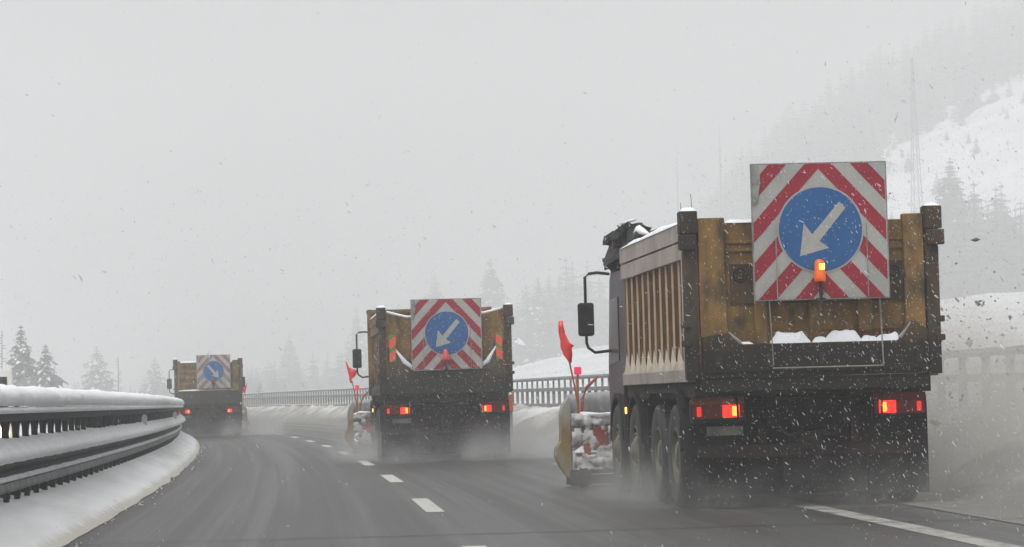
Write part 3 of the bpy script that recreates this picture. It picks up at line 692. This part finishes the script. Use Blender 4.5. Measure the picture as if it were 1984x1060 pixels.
        q = MB(); prof = [(-.98, 2.13), (-.78, 1.85), (-.60, 1.71), (0, 1.70), (.62, 1.73), (.78, 1.83), (.95, 2.11)]
        q.tube([(a, -.07, b+.015) for a, b in prof], [.015, .05, .04, .035, .04, .05, .015], 8); q.build('snow_cap', M_snow2, root, smooth=True)
        q = MB(); q.tube([(-1.1, .04, TZ+.02), (-.72, .04, TZ-.085), (0, .04, TZ-.08), (.75, .04, TZ-.04), (1.1, .04, TZ+.045)], .025, 8); q.build('snow_cap', M_snow, root, smooth=True)
        for sg in (-1, 1):
            zb0 = 1.87; zh = .52; xx = sg*1.0; q = MB(); w_ = .06
            q.box(xx-w_, xx+w_, -.135, -.12, zb0, zb0+zh, 1); B_ = q.build('reflective_strip', [P_fgreen, P_fgreen], root)
            q = MB(); 
            for k in range(2):
                z0_ = zb0+.03+.25*k; sl_ = -.04*sg
                q.add([(xx-w_, -.138, z0_-sl_), (xx+w_, -.138, z0_+sl_), (xx+w_, -.138, z0_+.17+sl_), (xx-w_, -.138, z0_+.17-sl_)], [(0, 1, 2, 3)])
            q.build('orange_blocks', P_fred, B_)
        bx_, bz, bw = .015, 1.72, 1.30
        q = MB(); q.box(.78, 1.10, -.12, -.02, 1.30, 1.345) if False else q.box(.80, 1.12, .30, .42, 1.285-.03, 1.29); q.build('snow_ledge', M_snow, root)
    else:
        m.box(-1.12, 1.12, .03, .07, 1.5, TZ-.04, 0)
        for zz in (1.75, 1.98, 2.21, 2.44, 2.67): m.box(-1.02, .9, -.02, .03, zz-.05, zz+.03, 0)
        m.box(.9, 1.12, -.04, .029, 1.6, TZ+.03, 0); m.box(-1.12, -1.021, -.04, .029, 1.6, TZ+.03, 0)
        T = m.build('tailgate', P_ochre, root, bevel=.01)
        q = MB(); q.box(-1.12, 1.12, -.10, .02, 1.2, 1.72); q.build('tailgate_base', P_grime, root, bevel=.02)
        q = MB(); snowheap(q, -1.1, .0, -.02, .08, TZ-.04, TZ+.03, 2, 14); q.build('snow_cap', M_snow2, root, smooth=True); q = MB(); snowheap(q, -1.1, .9, -.11, .02, 1.72, 1.77, 9, 14); q.build('snow_cap', M_snow2, root, smooth=True)
        bx_, bz, bw = .20, 1.80, 1.22
    # --- warning board on its thin frame, with beacon
    y = -.20
    board(root, bx_, y, bz, bw, right=far3, fade=P_red_d if far3 else None)
    q = MB()
    q.tube([(bx_-.52, y+.02, bz+.1), (bx_-.49, y+.02, bz-.63), ], .006, 6); q.tube([(bx_+.56, y+.02, bz+.1), (bx_+.58, y+.02, bz-.65)], .008, 6)
    q.tube([(bx_-.5, y+.02, bz-.66), (bx_+.58, y+.02, bz-.66)], .008, 6)
    if kind == 1: q.build('board_frame', paint('thin grey frame', (.26, .25, .21), amt=.5), root)
    q = MB(); q.box(bx_-.55, bx_-.47, y+.036, .0, bz+.2, bz+bw-.3) ; q.box(bx_+.47, bx_+.55, y+.036, .0, bz+.2, bz+bw-.3); q.build('board_mount', P_grime, root)
    bx2 = bx_+(-.035 if not far3 else -.02)
    q = MB(); q.tube([(bx2+.01, y-.09, bz-.0), (bx2, y-.09, bz+.17)], .02, 8); q.box(bx2-.03, bx2+.05, y-.1, y+.04, bz-.03, bz+.0); PO = q.build('beacon_pole', P_grime, root)
    zz = bz+.17; q = MB(); n = 18
    def lz(mb_, prof, mi=0):
        s_ = 18; vs = [(bx2+r*math.cos(6.283*k/s_), y-.09+r*math.sin(6.283*k/s_), zz+h_) for r, h_ in prof for k in range(s_)]
        fs = [(i*s_+k, i*s_+(k+1) % s_, (i+1)*s_+(k+1) % s_, (i+1)*s_+k) for i in range(len(prof)-1) for k in range(s_)]; mb_.add(vs, fs, mi)
    lz(q, [(0, -.01), (.052, -.01), (.056, .02), (.056, .08), (.050, .09), (.050, .165), (.040, .19), (.02, .20), (0, .202)] if kind == 1 else [(0, -.01), (.06, 0), (.07, .05), (.05, .13), (.025, .19), (0, .20)])
    q.build('beacon', {1: P_bea, 2: P_bdim, 3: P_boff}[kind], root, smooth=True).name = 'beacon'
    if kind == 1:
        q = MB(); q.box(bx2-.014, bx2+.040, y-.15, y-.138, zz+.10, zz+.16); q.build('beacon_bulb', P_bhot, root, bevel=.012)
    # --- cab
    m = MB(); cw = 1.14; y0, y1 = 5.62, 7.55
    m.prism([(y0, .75), (y1, .62), (y1+.05, 1.5), (y1-.28, 2.55), (y1-.5, 2.68), (y0+.05, 2.66), (y0, 2.5)], 0, -cw, cw)
    CB = m.build('cab', cabm, root, bevel=.04)
    for sg in (-1, 1):
        q = MB(); q.prism([(y0+.75, 1.55), (y1-.12, 1.50), (y1-.36, 2.28), (y0+.75, 2.3)], 0, sg*(cw+.001) if sg > 0 else -cw-.012, sg*(cw+.012) if sg > 0 else -cw-.001); q.build('side_window', P_glass, CB)
        q = MB(); q.box(min(sg*cw, sg*(cw+.045)), max(sg*cw, sg*(cw+.045)), y0-.1, y0+.5, .55, 1.15); q.build('step', P_black, CB)
        # mirror
        mx = sg*(cw+.30); my = y1-.35; q = MB()
        q.tube([(sg*cw, my, 2.60), (sg*(cw+.15), my, 2.62), (mx-sg*.05, my, 2.61), (mx, my, 2.57), (mx, my, 2.30), (mx, my, 1.78), (mx+sg*-.02, my, 1.72), (mx-sg*.10, my, 1.66), (sg*cw, my, 1.68)], .018, 8)
        AR = q.build('mirror_arm', P_black, CB)
        q = MB(); q.box(mx-.095, mx+.095, my-.06, my+.06, 1.86, 2.26); MM = q.build('mirror', P_black, CB, bevel=.03)
        q = MB(); q.box(mx-.08, mx+.08, my-.066, my-.0605, 1.88, 2.24); q.build('mirror_glass', paint('mirror glass', (.05, .052, .058), amt=.2, rough=.4, frost=.5), MM) if False else None
        q = MB(); q.prism([(min(sg*1.14, sg*1.16), 1.6), (max(sg*1.14, sg*1.2), 1.62), (max(sg*1.14, sg*1.2), 1.74), (min(sg*1.14, sg*1.16), 1.78)], 1, my-.05, my+.05)
    q = MB(); q.box(-1.0, 1.0, y1-.02, y1+.02, 1.5, 1.52) if False else None
    q = MB(); q.prism([(y1+.03, 1.55), (y1+.045, 1.55), (y1-.245, 2.50), (y1-.26, 2.50)], 0, -1.0, 1.0); q.build('windscreen', P_glass, CB)
    q = MB(); q.tube([(-cw-.02, y0+.10, .98), (-cw-.02, y0+.16, .98)], .035, 8) if False else q.box(-cw-.06, -cw-.045, y0-.135, y0-.10, .93, 1.0); q.build('side_marker', P_mark, CB)
    q = MB(); q.box(-cw-.06, -cw+.06, y0-.099, y0-.05, .6, 1.35); q.box(cw-.06, cw+.06, y0-.099, y0-.05, .6, 1.35); q.build('cab_fender', P_black, root)
    # exhaust / filter stack between cab and body, left
    q = MB(); q.box(-1.16, -.6, L+.03, y0-.11, 1.1, 2.5 if kind == 1 else 2.3); q.build('filter_box', P_grime if kind != 1 else P_cab, root, bevel=.03)
    if kind == 1:
        # crumpled tarpaulin rolled over the front wall
        q = MB(); n1, n2 = 60, 16; vs = []
        for i in range(n1+1):
            x = -1.30+2.5*i/n1
            for k in range(n2):
                a = 6.283*k/n2; rr = .135*(1+.55*n3(x*3.2, math.cos(a)*1.2, math.sin(a)*1.2)+.30*n3(x*9, math.cos(a)*2.5, 4+math.sin(a)*2.5))*(1+.35*max(0, -x-.75))
                rr *= min(1, .35+3*min(i, n1-i)/n1)
                vs.append((x, L+.12+1.15*rr*math.cos(a), TZ+.07+1.1*rr*math.sin(a)+.05*n3(x*2, 7)))
        q.add(vs, [(i*n2+k, i*n2+(k+1) % n2, (i+1)*n2+(k+1) % n2, (i+1)*n2+k) for i in range(n1) for k in range(n2)]+[tuple(range(n2))[::-1], tuple(range(n1*n2, n1*n2+n2))])
        # peaks and dangling flap at the left end
        rq = random.Random(3)
        def sheet(P0, P1, P2, P3, amp, sd):
            nn = 8; vv = []
            for i in range(nn+1):
                for j in range(nn+1):
                    u, v = i/nn, j/nn; p = (Vector(P0)*(1-u)+Vector(P1)*u)*(1-v)+(Vector(P3)*(1-u)+Vector(P2)*u)*v
                    e = amp*(n3(u*3+sd, v*3, sd)+.5*n3(u*8, v*8, sd)); vv.append(p+Vector((e, e*1.3, e)))
            q.add(vv, [(i*(nn+1)+j, i*(nn+1)+j+1, (i+1)*(nn+1)+j+1, (i+1)*(nn+1)+j) for i in range(nn) for j in range(nn)])
        sheet((-1.37, L+.28, TZ+.18), (-1.16, L-.25, TZ+.30), (-1.1, L-.1, TZ-.08), (-1.36, L+.25, TZ-.16), .10, 1.)
        sheet((-1.16, L-.25, TZ+.31), (-.95, L-.75, TZ+.20), (-1.05, L-.6, TZ+.08), (-1.15, L-.1, TZ-.02), .06, 2.)
        sheet((-1.40, L+.3, TZ-.08), (-1.22, L+.1, TZ-.02), (-1.2, L+.15, TZ-.25), (-1.37, L+.32, TZ-.22), .05, 5.)
        sheet((-1.25, L+.0, TZ+.28), (-1.0, L+.1, TZ+.28), (-.9, L+.1, TZ+.0), (-1.3, L+.05, TZ+.0), .08, 8.)
        o = q.build('tarpaulin', P_tarp, root); sm_ = o.modifiers.new('solid', 'SOLIDIFY'); sm_.thickness = .008
        q = MB(); q.tube([(-1.10, L-.1, TZ+.12), (-1.05, L-.45, TZ+.20), (-.98, L-.8, TZ+.12)], [.02, .055, .01], 8); q.tube([(-1.2, L+.1, TZ+.30), (-1.08, L-.3, TZ+.325)], [.01, .02], 6)
        q.build('snow_cap', M_snow, root, smooth=True)
        q = MB(); q.tube([(-1.15, .0, TZ+.05), (-1.16, .0, TZ+.27)], .003, 5); q.tube([(-1.05, 1.5, TZ), (-1.05, 1.5, TZ+.28)], .003, 5); q.build('whip_aerial', P_black, root)
    # --- snow plough in front
    pl = empty('snow_plough', (0, 9.15, 0)); pl.parent = root; sd_ = 1 if far3 else -1   # which end carries the flag
    q = MB(); mp_ = []
    for i in range(13):
        t = i/12; a = -.5+2.2*t; mp_.append((.30+.30*math.cos(math.pi*.5+a*1.15), .14+1.0*t+.02))
    def at_x(x): return -.25*x*sd_      # angled blade
    vs = []; nx = 14
    for i in range(nx+1):
        x = -1.52+3.04*i/nx; up = 1+.16*(.5-.5*x*sd_/1.52)
        for (yy, zz_) in mp_: vs.append((x, yy+at_x(x)+.35, zz_*up))
    k_ = len(mp_); q.add(vs, [(i*k_+j, i*k_+j+1, (i+1)*k_+j+1, (i+1)*k_+j) for i in range(nx) for j in range(k_-1)])
    o = q.build('mouldboard', P_mould, pl, smooth=True); so = o.modifiers.new('solid', 'SOLIDIFY'); so.thickness = .03
    # end plate, ochre, curved outer edge
    q = MB(); ex = sd_*1.50
    ep = [(.15, .18), (-.02, .30), (-.02, .88), (.10, 1.02), (.40, .98), (.62, .70), (.66, .40), (.52, .20), (.3, .12)]
    q.prism([(a+at_x(ex)+.1, b) for a, b in ep], 0, ex-.02, ex+.02); q.build('end_plate', P_yellow, pl)
    q = MB(); 
    prof = [(ex, .12), (ex+sd_*.06, .14), (ex+sd_*.14, .26), (ex+sd_*.20, .40), (ex+sd_*.19, .50), (ex+sd_*.13, .58), (ex+sd_*.12, .72), (ex+sd_*.125, .92), (ex+sd_*.09, 1.04), (ex+sd_*.03, 1.12), (ex, 1.13)]
    q.prism(prof, 1, at_x(ex)-.02, at_x(ex)+.30); q.build('deflector', P_yellow, pl, bevel=.01)
    # carrying frame behind the blade
    q = MB(); ya = at_x(ex)-.15
    lo, hi = (ex, ex-sd_*.60); a, b = min(lo, hi), max(lo, hi)
    q.box(a, b, ya-.03, ya+.09, .78, .88); q.box(a, b, ya-.03, ya+.09, .24, .50); q.box(a, a+.06, ya-.02, ya+.08, .50, .78); q.box(b-.06, b, ya-.02, ya+.08, .50, .78); q.box((a+b)/2-.05, (a+b)/2+.03, ya-.025, ya+.08, .50, .78)
    q.box(-1.4, 1.4, .0, .12, .50, .64); q.box(-.45, .45, -1.5, .0, .45, .6); q.box(-.4, .4, -.25, .02, .35, .9)
    q.build('carrying_frame', P_plgrey, pl, bevel=.015)
    q = MB(); q.box(ex-sd_*.34-.09, ex-sd_*.34+.11, ya-.07, ya-.032, .47, .76); q.box(ex-sd_*.18-.05, ex-sd_*.18+.05, ya-.06, ya-.032, .40, .60); q.build('hydraulic_box', P_plred, pl, bevel=.02)
    q = MB(); snowheap(q, a, b, ya-.04, ya+.10, .88, .94, 3, 12); snowheap(q, a+.02, b-.02, ya-.06, ya+.02, .44, .53, 6, 12); q.build('snow_cap', M_snow2, pl, smooth=True)
    q = MB(); q.box(ex-.03-.10*(sd_ > 0), ex+.03+.10*(sd_ < 0)+.10, ya+.0, ya+.10, .03, .22); q.lathe_x([(-.05, 0), (-.05, .13), (.05, .13), (.05, 0)], ex-sd_*.12, ya-.02, .14, 14); q.box(-1.5, 1.5, .35, .38, .02, .14); q.build('rubber_edge', P_black, pl)
    q = MB(); NX, NZ = 34, 34; H_ = {}
    for i in range(NX+1):
        for j in range(NZ+1):
            x_, z_ = a-.01+(b-a+.02)*i/NX, .22+.70*j/NZ
            h_ = .10+.9*n3(x_*6+kind, z_*7, 2)+.5*n3(x_*15, z_*17, kind)+.35*(z_ > .78)+.30*(z_ < .36); H_[i, j] = h_
            q.v.append((x_, ya-.034-.05*max(-.1, h_)-.012*n3(x_*40, z_*40), z_))
    for i in range(NX):
        for j in range(NZ):
            if (H_[i, j]+H_[i+1, j+1]+H_[i+1, j]+H_[i, j+1])/4 > .06:
                k0 = i*(NZ+1)+j; q.f.append((k0, k0+1, k0+NZ+2, k0+NZ+1)); q.mi.append(0)
    cs = q.build('caked_snow', M_caked, pl, smooth=True); cs['kind'] = 'stuff'; so = cs.modifiers.new('solid', 'SOLIDIFY'); so.thickness = .02
    fx = ex-sd_*.02
    q = MB(); q.tube([(fx-sd_*.09, ya, .80), (fx-sd_*.03, ya, 1.25), (fx+sd_*.035, ya, 1.60)], .012, 6); q.build('flag_pole', P_rod, pl)
    q = MB(); n = 7; H_ = .44 if kind != 2 else .40
    if kind == 1: outl = [(.02, .0, -.02), (.07, .05, -.01), (.10, .13, .0), (.13, .22, .015), (.14, .30, .02), (.12, .38, .0)]; 
    fl = []; 
    if kind == 1:
        L_ = [(-.01, 1.56), (-.08, 1.66), (-.115, 1.76), (-.115, 1.84), (-.135, 1.93), (-.14, 2.05), (-.12, 2.09)]; R_ = [(.02, 1.56), (.03, 1.66), (.02, 1.74), (.055, 1.775), (.0, 1.81), (-.05, 1.93), (-.085, 2.09)]
    else:
        L_ = [(-.045, 1.55), (-.07, 1.62), (-.08, 1.72), (-.10, 1.80), (-.12, 1.90), (-.135, 1.95), (-.15, 2.02)]; R_ = [(-.02, 1.55), (-.02, 1.64), (.04, 1.69), (.09, 1.77), (.10, 1.83), (-.05, 1.85), (-.125, 2.02)]
    vv = []
    for (a_, b_) in zip(L_, R_):
        for t in (0, .5, 1): vv.append((fx+(-sd_)*((a_[0]*(1-t)+b_[0]*t)) - (0 if kind != 1 else 0) + sd_*.02, ya+.035*math.sin(b_[1]*19+t*3), a_[1]*(1-t)+b_[1]*t))
    q.add(vv, [(i*3+j, i*3+j+1, (i+1)*3+j+1, (i+1)*3+j) for i in range(6) for j in range(2)])
    o = q.build('flag', P_flag, pl, smooth=True); so = o.modifiers.new('solid', 'SOLIDIFY'); so.thickness = .004
    q = MB(); q.tube([(fx-sd_*.06, ya, .85), (fx-sd_*.07, ya, 1.41)], .014, 6); q.build('lamp_pole', paint('orange rod', (.4, .12, .03)), pl)
    q = MB(); q.box(fx-sd_*.07-.045, fx-sd_*.07+.045, ya-.03, ya+.03, 1.41, 1.51); q.build('plough_lamp', emis('plough lamp red', (1, .05, .12), .5, (.6, .02, .08)), pl, bevel=.015)
    q = MB(); q.tube([(fx-sd_*.12, ya+.2, .88), (fx-sd_*.14, ya+.2, 1.10), (fx-sd_*.20, ya+.2, 1.25), (fx-sd_*.34, ya+.2, 1.38)], [.02, .022, .022, .016], 7); q.build('guide_hose', P_rod, pl)
    if kind == 2:
        q = MB(); q.box(1.30, 1.99, .1, .16, .25, .86); q.build('side_extension', P_mould, pl, bevel=.02)
        q = MB(); q.box(1.74, 2.0, .0, .095, .84, 1.22); q.build('orange_marker', paint('orange marker', (.55, .13, .06), (.4, .12, .07), amt=.3), pl, bevel=.02)
    return root

def ground_at(x, y):
    d = fw + cr*((x-992)/5880) - cu*((y-530)/5880); t = -1.15/d.z; return d.x*t, d.y*t
def place(kind, px_, D, heading, label):
    X_, _ = px(px_, D, 850); return truck(kind, (X_, D), heading, label)
T1 = place(1, 1583, 29.4, .083, 'nearest snow plough truck, huge ochre tipper with lit amber beacon and ribbed left side')
T2 = place(2, 868, 57.0, .083, 'middle snow plough truck with orange and green reflective strips beside its arrow board')
T3 = place(3, 406, 112.5, .112, 'farthest snow plough truck with its white arrow pointing down to the right')

# ------------------------------------------------------------------ oncoming van beyond the left guardrail
vn = empty('delivery_van', (px(-72, 57, 800)[0], 57.0, 0), .19)
tag(vn, 'white van with lit headlamp coming the other way behind the guardrail at far left', 'van')
P_van = paint('white van paint', (.6, .6, .57), (.5, .5, .47), amt=.2, rough=.4)
q = MB(); q.prism([(0, .35), (0, .95), (.75, 1.12), (1.35, 1.85), (1.6, 1.98), (4.9, 2.0), (5.0, 1.8), (5.0, .35)], 0, -.98, .98); q.build('body', P_van, vn, bevel=.05)
q = MB(); q.prism([(.78, 1.19), (.79, 1.17), (1.32, 1.80), (1.30, 1.82)], 0, -.86, .86); q.build('windscreen', P_glass, vn)
for sg in (-1, 1):
    q = MB(); q.lathe_x([(-.1, .1), (-.1, .32), (.1, .32), (.1, .1)], sg*.88, .95, .32, 20); q.lathe_x([(-.1, .1), (-.1, .32), (.1, .32), (.1, .1)], sg*.88, 4.1, .32, 20); q.build('wheel', P_tyre, vn)
    q = MB(); q.box(sg*.72-.12, sg*.72+.12, -.03, -.003, .68, .86); q.build('headlight', emis('headlamp', (1, .72, .35), 9), vn, bevel=.03)
    q = MB(); q.box(sg*1.02-.05, sg*1.02+.05, 1.2, 1.3, 1.2, 1.42); q.build('wing_mirror', P_black, vn, bevel=.02)
q = MB(); q.box(-.9, .9, -.05, -.002, .35, .55); q.build('bumper', P_black, vn, bevel=.03)

# ------------------------------------------------------------------ snowfall, slush clods
def flecks(name, label, P, size, elong, mat, dirs=None, cat='snowfall'):
    n = len(P); base = np.array([(1, 0, 0), (-1, 0, 0), (0, 1, 0), (0, -1, 0), (0, 0, 1), (0, 0, -1)], float)
    d = rng.normal(size=(n, 3)) if dirs is None else dirs + rng.normal(size=(n, 3))*.3
    d /= np.linalg.norm(d, axis=1)[:, None]
    V = np.zeros((n, 6, 3)); V[:] = base[None]*size[:, None, None]*rng.uniform(.6, 1.3, (n, 6, 1))
    dp = np.einsum('nij,nj->ni', V, d); V += d[:, None, :]*dp[:, :, None]*(elong[:, None, None]-1); V += P[:, None, :]
    F = np.array([(0, 2, 4), (2, 1, 4), (1, 3, 4), (3, 0, 4), (2, 0, 5), (1, 2, 5), (3, 1, 5), (0, 3, 5)])
    F = (F[None]+np.arange(n)[:, None, None]*6).reshape(-1, 3)
    me = bpy.data.meshes.new(name); me.vertices.add(n*6); me.vertices.foreach_set('co', V.ravel())
    me.loops.add(len(F)*3); me.loops.foreach_set('vertex_index', F.ravel().astype(np.int32)); me.polygons.add(len(F))
    me.polygons.foreach_set('loop_start', np.arange(0, len(F)*3, 3, dtype=np.int32)); me.polygons.foreach_set('loop_total', np.full(len(F), 3, dtype=np.int32))
    me.materials.append(mat); me.update(); me.validate()
    o = bpy.data.objects.new(name, me); COL.objects.link(o); tag(o, label, cat, kind='stuff'); return o
M_flake, nt_, b_, _o = newmat('snowflake'); b_.inputs['Base Color'].default_value = (.85, .87, .9, 1); b_.inputs['Roughness'].default_value = 1; b_.inputs['Specular IOR Level'].default_value = 0
tr_ = N(nt_, 'ShaderNodeBsdfTranslucent'); tr_.inputs[0].default_value = (.9, .91, .93, 1); mx_ = N(nt_, 'ShaderNodeMixShader'); mx_.inputs[0].default_value = .5
nt_.links.new(b_.outputs[0], mx_.inputs[1]); nt_.links.new(tr_.outputs[0], mx_.inputs[2]); tp_ = N(nt_, 'ShaderNodeBsdfTransparent'); m2_ = N(nt_, 'ShaderNodeMixShader'); m2_.inputs[0].default_value = .38; nt_.links.new(mx_.outputs[0], m2_.inputs[1]); nt_.links.new(tp_.outputs[0], m2_.inputs[2]); nt_.links.new(m2_.outputs[0], _o.inputs['Surface'])
n = 48000
u = rng.uniform((9/62)**3, 1, n)**(1/3)*62
P = np.stack([u*rng.uniform(-.2, .2, n), u, 1.15+u*(.041+rng.uniform(-.11, .11, n))], 1); P = P[(P[:, 2] > .02) & ((P[:, 2]-1.15 < .072*u) | (rng.random(n) < .12)) & ((P[:, 2]-1.15 > -.008*u) | (P[:, 0] > .03*u) | (rng.random(n) < .35))]; n = len(P)
dr = np.tile(np.array([.5, 0, -1.]), (n, 1)); flip = rng.random(n) < .35; dr[flip] = (1., 0, -.25); 
W_ = []
for T_, cnt, yb in ((T1, 8000, -14), (T2, 5000, -16), (T3, 2000, -14)):   # thicker snow whirled in the wake of each truck
    m_ = T_.matrix_basis; loc = np.stack([rng.uniform(-1.7, 1.7, cnt), -.3+(yb+.3)*rng.uniform(0, 1, cnt)**1.3, rng.uniform(.15, 3.3, cnt)], 1)
    W_.append(np.array([list(m_ @ Vector(p)) for p in loc.tolist()]))
NW = 15000; P = np.concatenate([P]+W_); dr = np.concatenate([dr[:n], np.tile(np.array([.6, 0, -1.]), (len(P)-n, 1))]); n = len(P)
flecks('falling_snow', 'wind-blown snowflakes filling the air in front of the trucks', P, rng.lognormal(math.log(.0019), .45, n)*np.where(np.arange(n) >= n-NW, .92, .85), rng.uniform(1.2, 6, n), M_flake, dr)
# slush clods thrown up to the right of the nearest truck
n = 2600; yy = rng.uniform(33, 41, n)
P = np.stack([rng.uniform(4.7, 7.6, n), yy, np.abs(rng.normal(0, 1.2, n))+.1], 1)
P[:, 0] = np.minimum(P[:, 0], .169*yy+1.2)
flecks('slush_clods', 'clods of brown slush thrown up beside the nearest truck', P, rng.lognormal(math.log(.0062), .6, n), rng.uniform(1, 3, n), paint('slush', (.20, .195, .185), (.13, .125, .12)), None, 'slush')

n = 170; yy = rng.uniform(20, 90, n); ss_ = rng.normal(-3.36, .11, n)
P = np.stack([np.array([C(v) for v in yy])+ss_, yy, np.maximum(.01, (-3.38-ss_)*.42+.015)], 1)
flecks('slush_crumbs', 'crumbs of grey slush along the foot of the left snow bank', P, rng.lognormal(math.log(.010), .5, n), rng.uniform(1, 1.8, n), snowmat('grey slush', (.66, .64, .6)), None, 'slush')

# ------------------------------------------------------------------ spray behind the wheels
def spray(name, label, root, dens, col, sx_, y0, y1, zt_, xoff=0., seed=0., lowz=.5):
    m = bpy.data.materials.new(name); m.use_nodes = True; nt = m.node_tree; nt.nodes.clear()
    out = N(nt, 'ShaderNodeOutputMaterial'); v = N(nt, 'ShaderNodeVolumePrincipled'); nt.links.new(v.outputs[0], out.inputs['Volume'])
    v.inputs['Color'].default_value = (*col, 1); v.inputs['Anisotropy'].default_value = .1
    tc = N(nt, 'ShaderNodeTexCoord').outputs['Generated']; sx = N(nt, 'ShaderNodeSeparateXYZ'); nt.links.new(tc, sx.inputs[0])
    ex_ = math_n(nt, 'MULTIPLY', remap(nt, sx.outputs[0], 0, .22), remap(nt, sx.outputs[0], 1, .78))
    ey_ = math_n(nt, 'MULTIPLY', remap(nt, sx.outputs[1], 0, .25), remap(nt, sx.outputs[1], 1, .8))
    ez_ = remap(nt, sx.outputs[2], 0., 1., 1, 0); ez_ = math_n(nt, 'POWER', ez_, 1/lowz)
    ob = N(nt, 'ShaderNodeTexCoord').outputs['Object']; ns = remap(nt, noise_f(nt, ob, .9, 3, .6), .38, .66, .05, 1.7)
    d = math_n(nt, 'MULTIPLY', math_n(nt, 'MULTIPLY', ex_, ey_), math_n(nt, 'MULTIPLY', ez_, ns)); d = math_n(nt, 'MULTIPLY', d, dens)
    nt.links.new(d, v.inputs['Density']); m.cycles.volume_step_rate = 1.
    q = MB(); q.box(-sx_, sx_, y0, y1, .012, zt_); o = q.build(name, m)
    o.location = root.matrix_basis @ Vector((xoff, 0, 0)); o.rotation_euler = root.rotation_euler
    tag(o, label, 'spray', kind='stuff'); return o
SPR = True
if SPR:
    spray('road_spray', 'grey mist whirled up behind the wheels of the nearest truck', T1, .30, (.68, .68, .66), 2.6, -2.0, 8.5, 1.1, .2, lowz=.35)
    spray('road_spray', 'grey mist whirled up behind the wheels of the middle truck', T2, .36, (.80, .80, .80), 2.7, -3.5, 8, 1.2, .3, lowz=.4)
    spray('road_spray', 'grey mist whirled up behind the wheels of the farthest truck', T3, .30, (.80, .80, .80), 2.7, -3.5, 8, 1.3, .5, lowz=.4)
    spray('slush_plume', 'brownish slush plume blown over the shoulder right of the nearest truck', T1, .85, (.80, .785, .755), 2.6, -.8, 14, 2.7, 3.6, lowz=.75)

# ------------------------------------------------------------------ haze
hm = bpy.data.materials.new('haze'); hm.use_nodes = True; nt = hm.node_tree; nt.nodes.clear()
out = N(nt, 'ShaderNodeOutputMaterial'); v = N(nt, 'ShaderNodeVolumePrincipled'); nt.links.new(v.outputs[0], out.inputs['Volume'])
v.inputs['Color'].default_value = (.90, .902, .904, 1); v.inputs['Density'].default_value = .0021; v.inputs['Anisotropy'].default_value = .0
q = MB(); q.box(-1150, 1150, -200, 1200, -2.2, 130); o = q.build('haze', hm); tag(o, 'even pale winter fog over the whole valley', 'haze', kind='stuff')
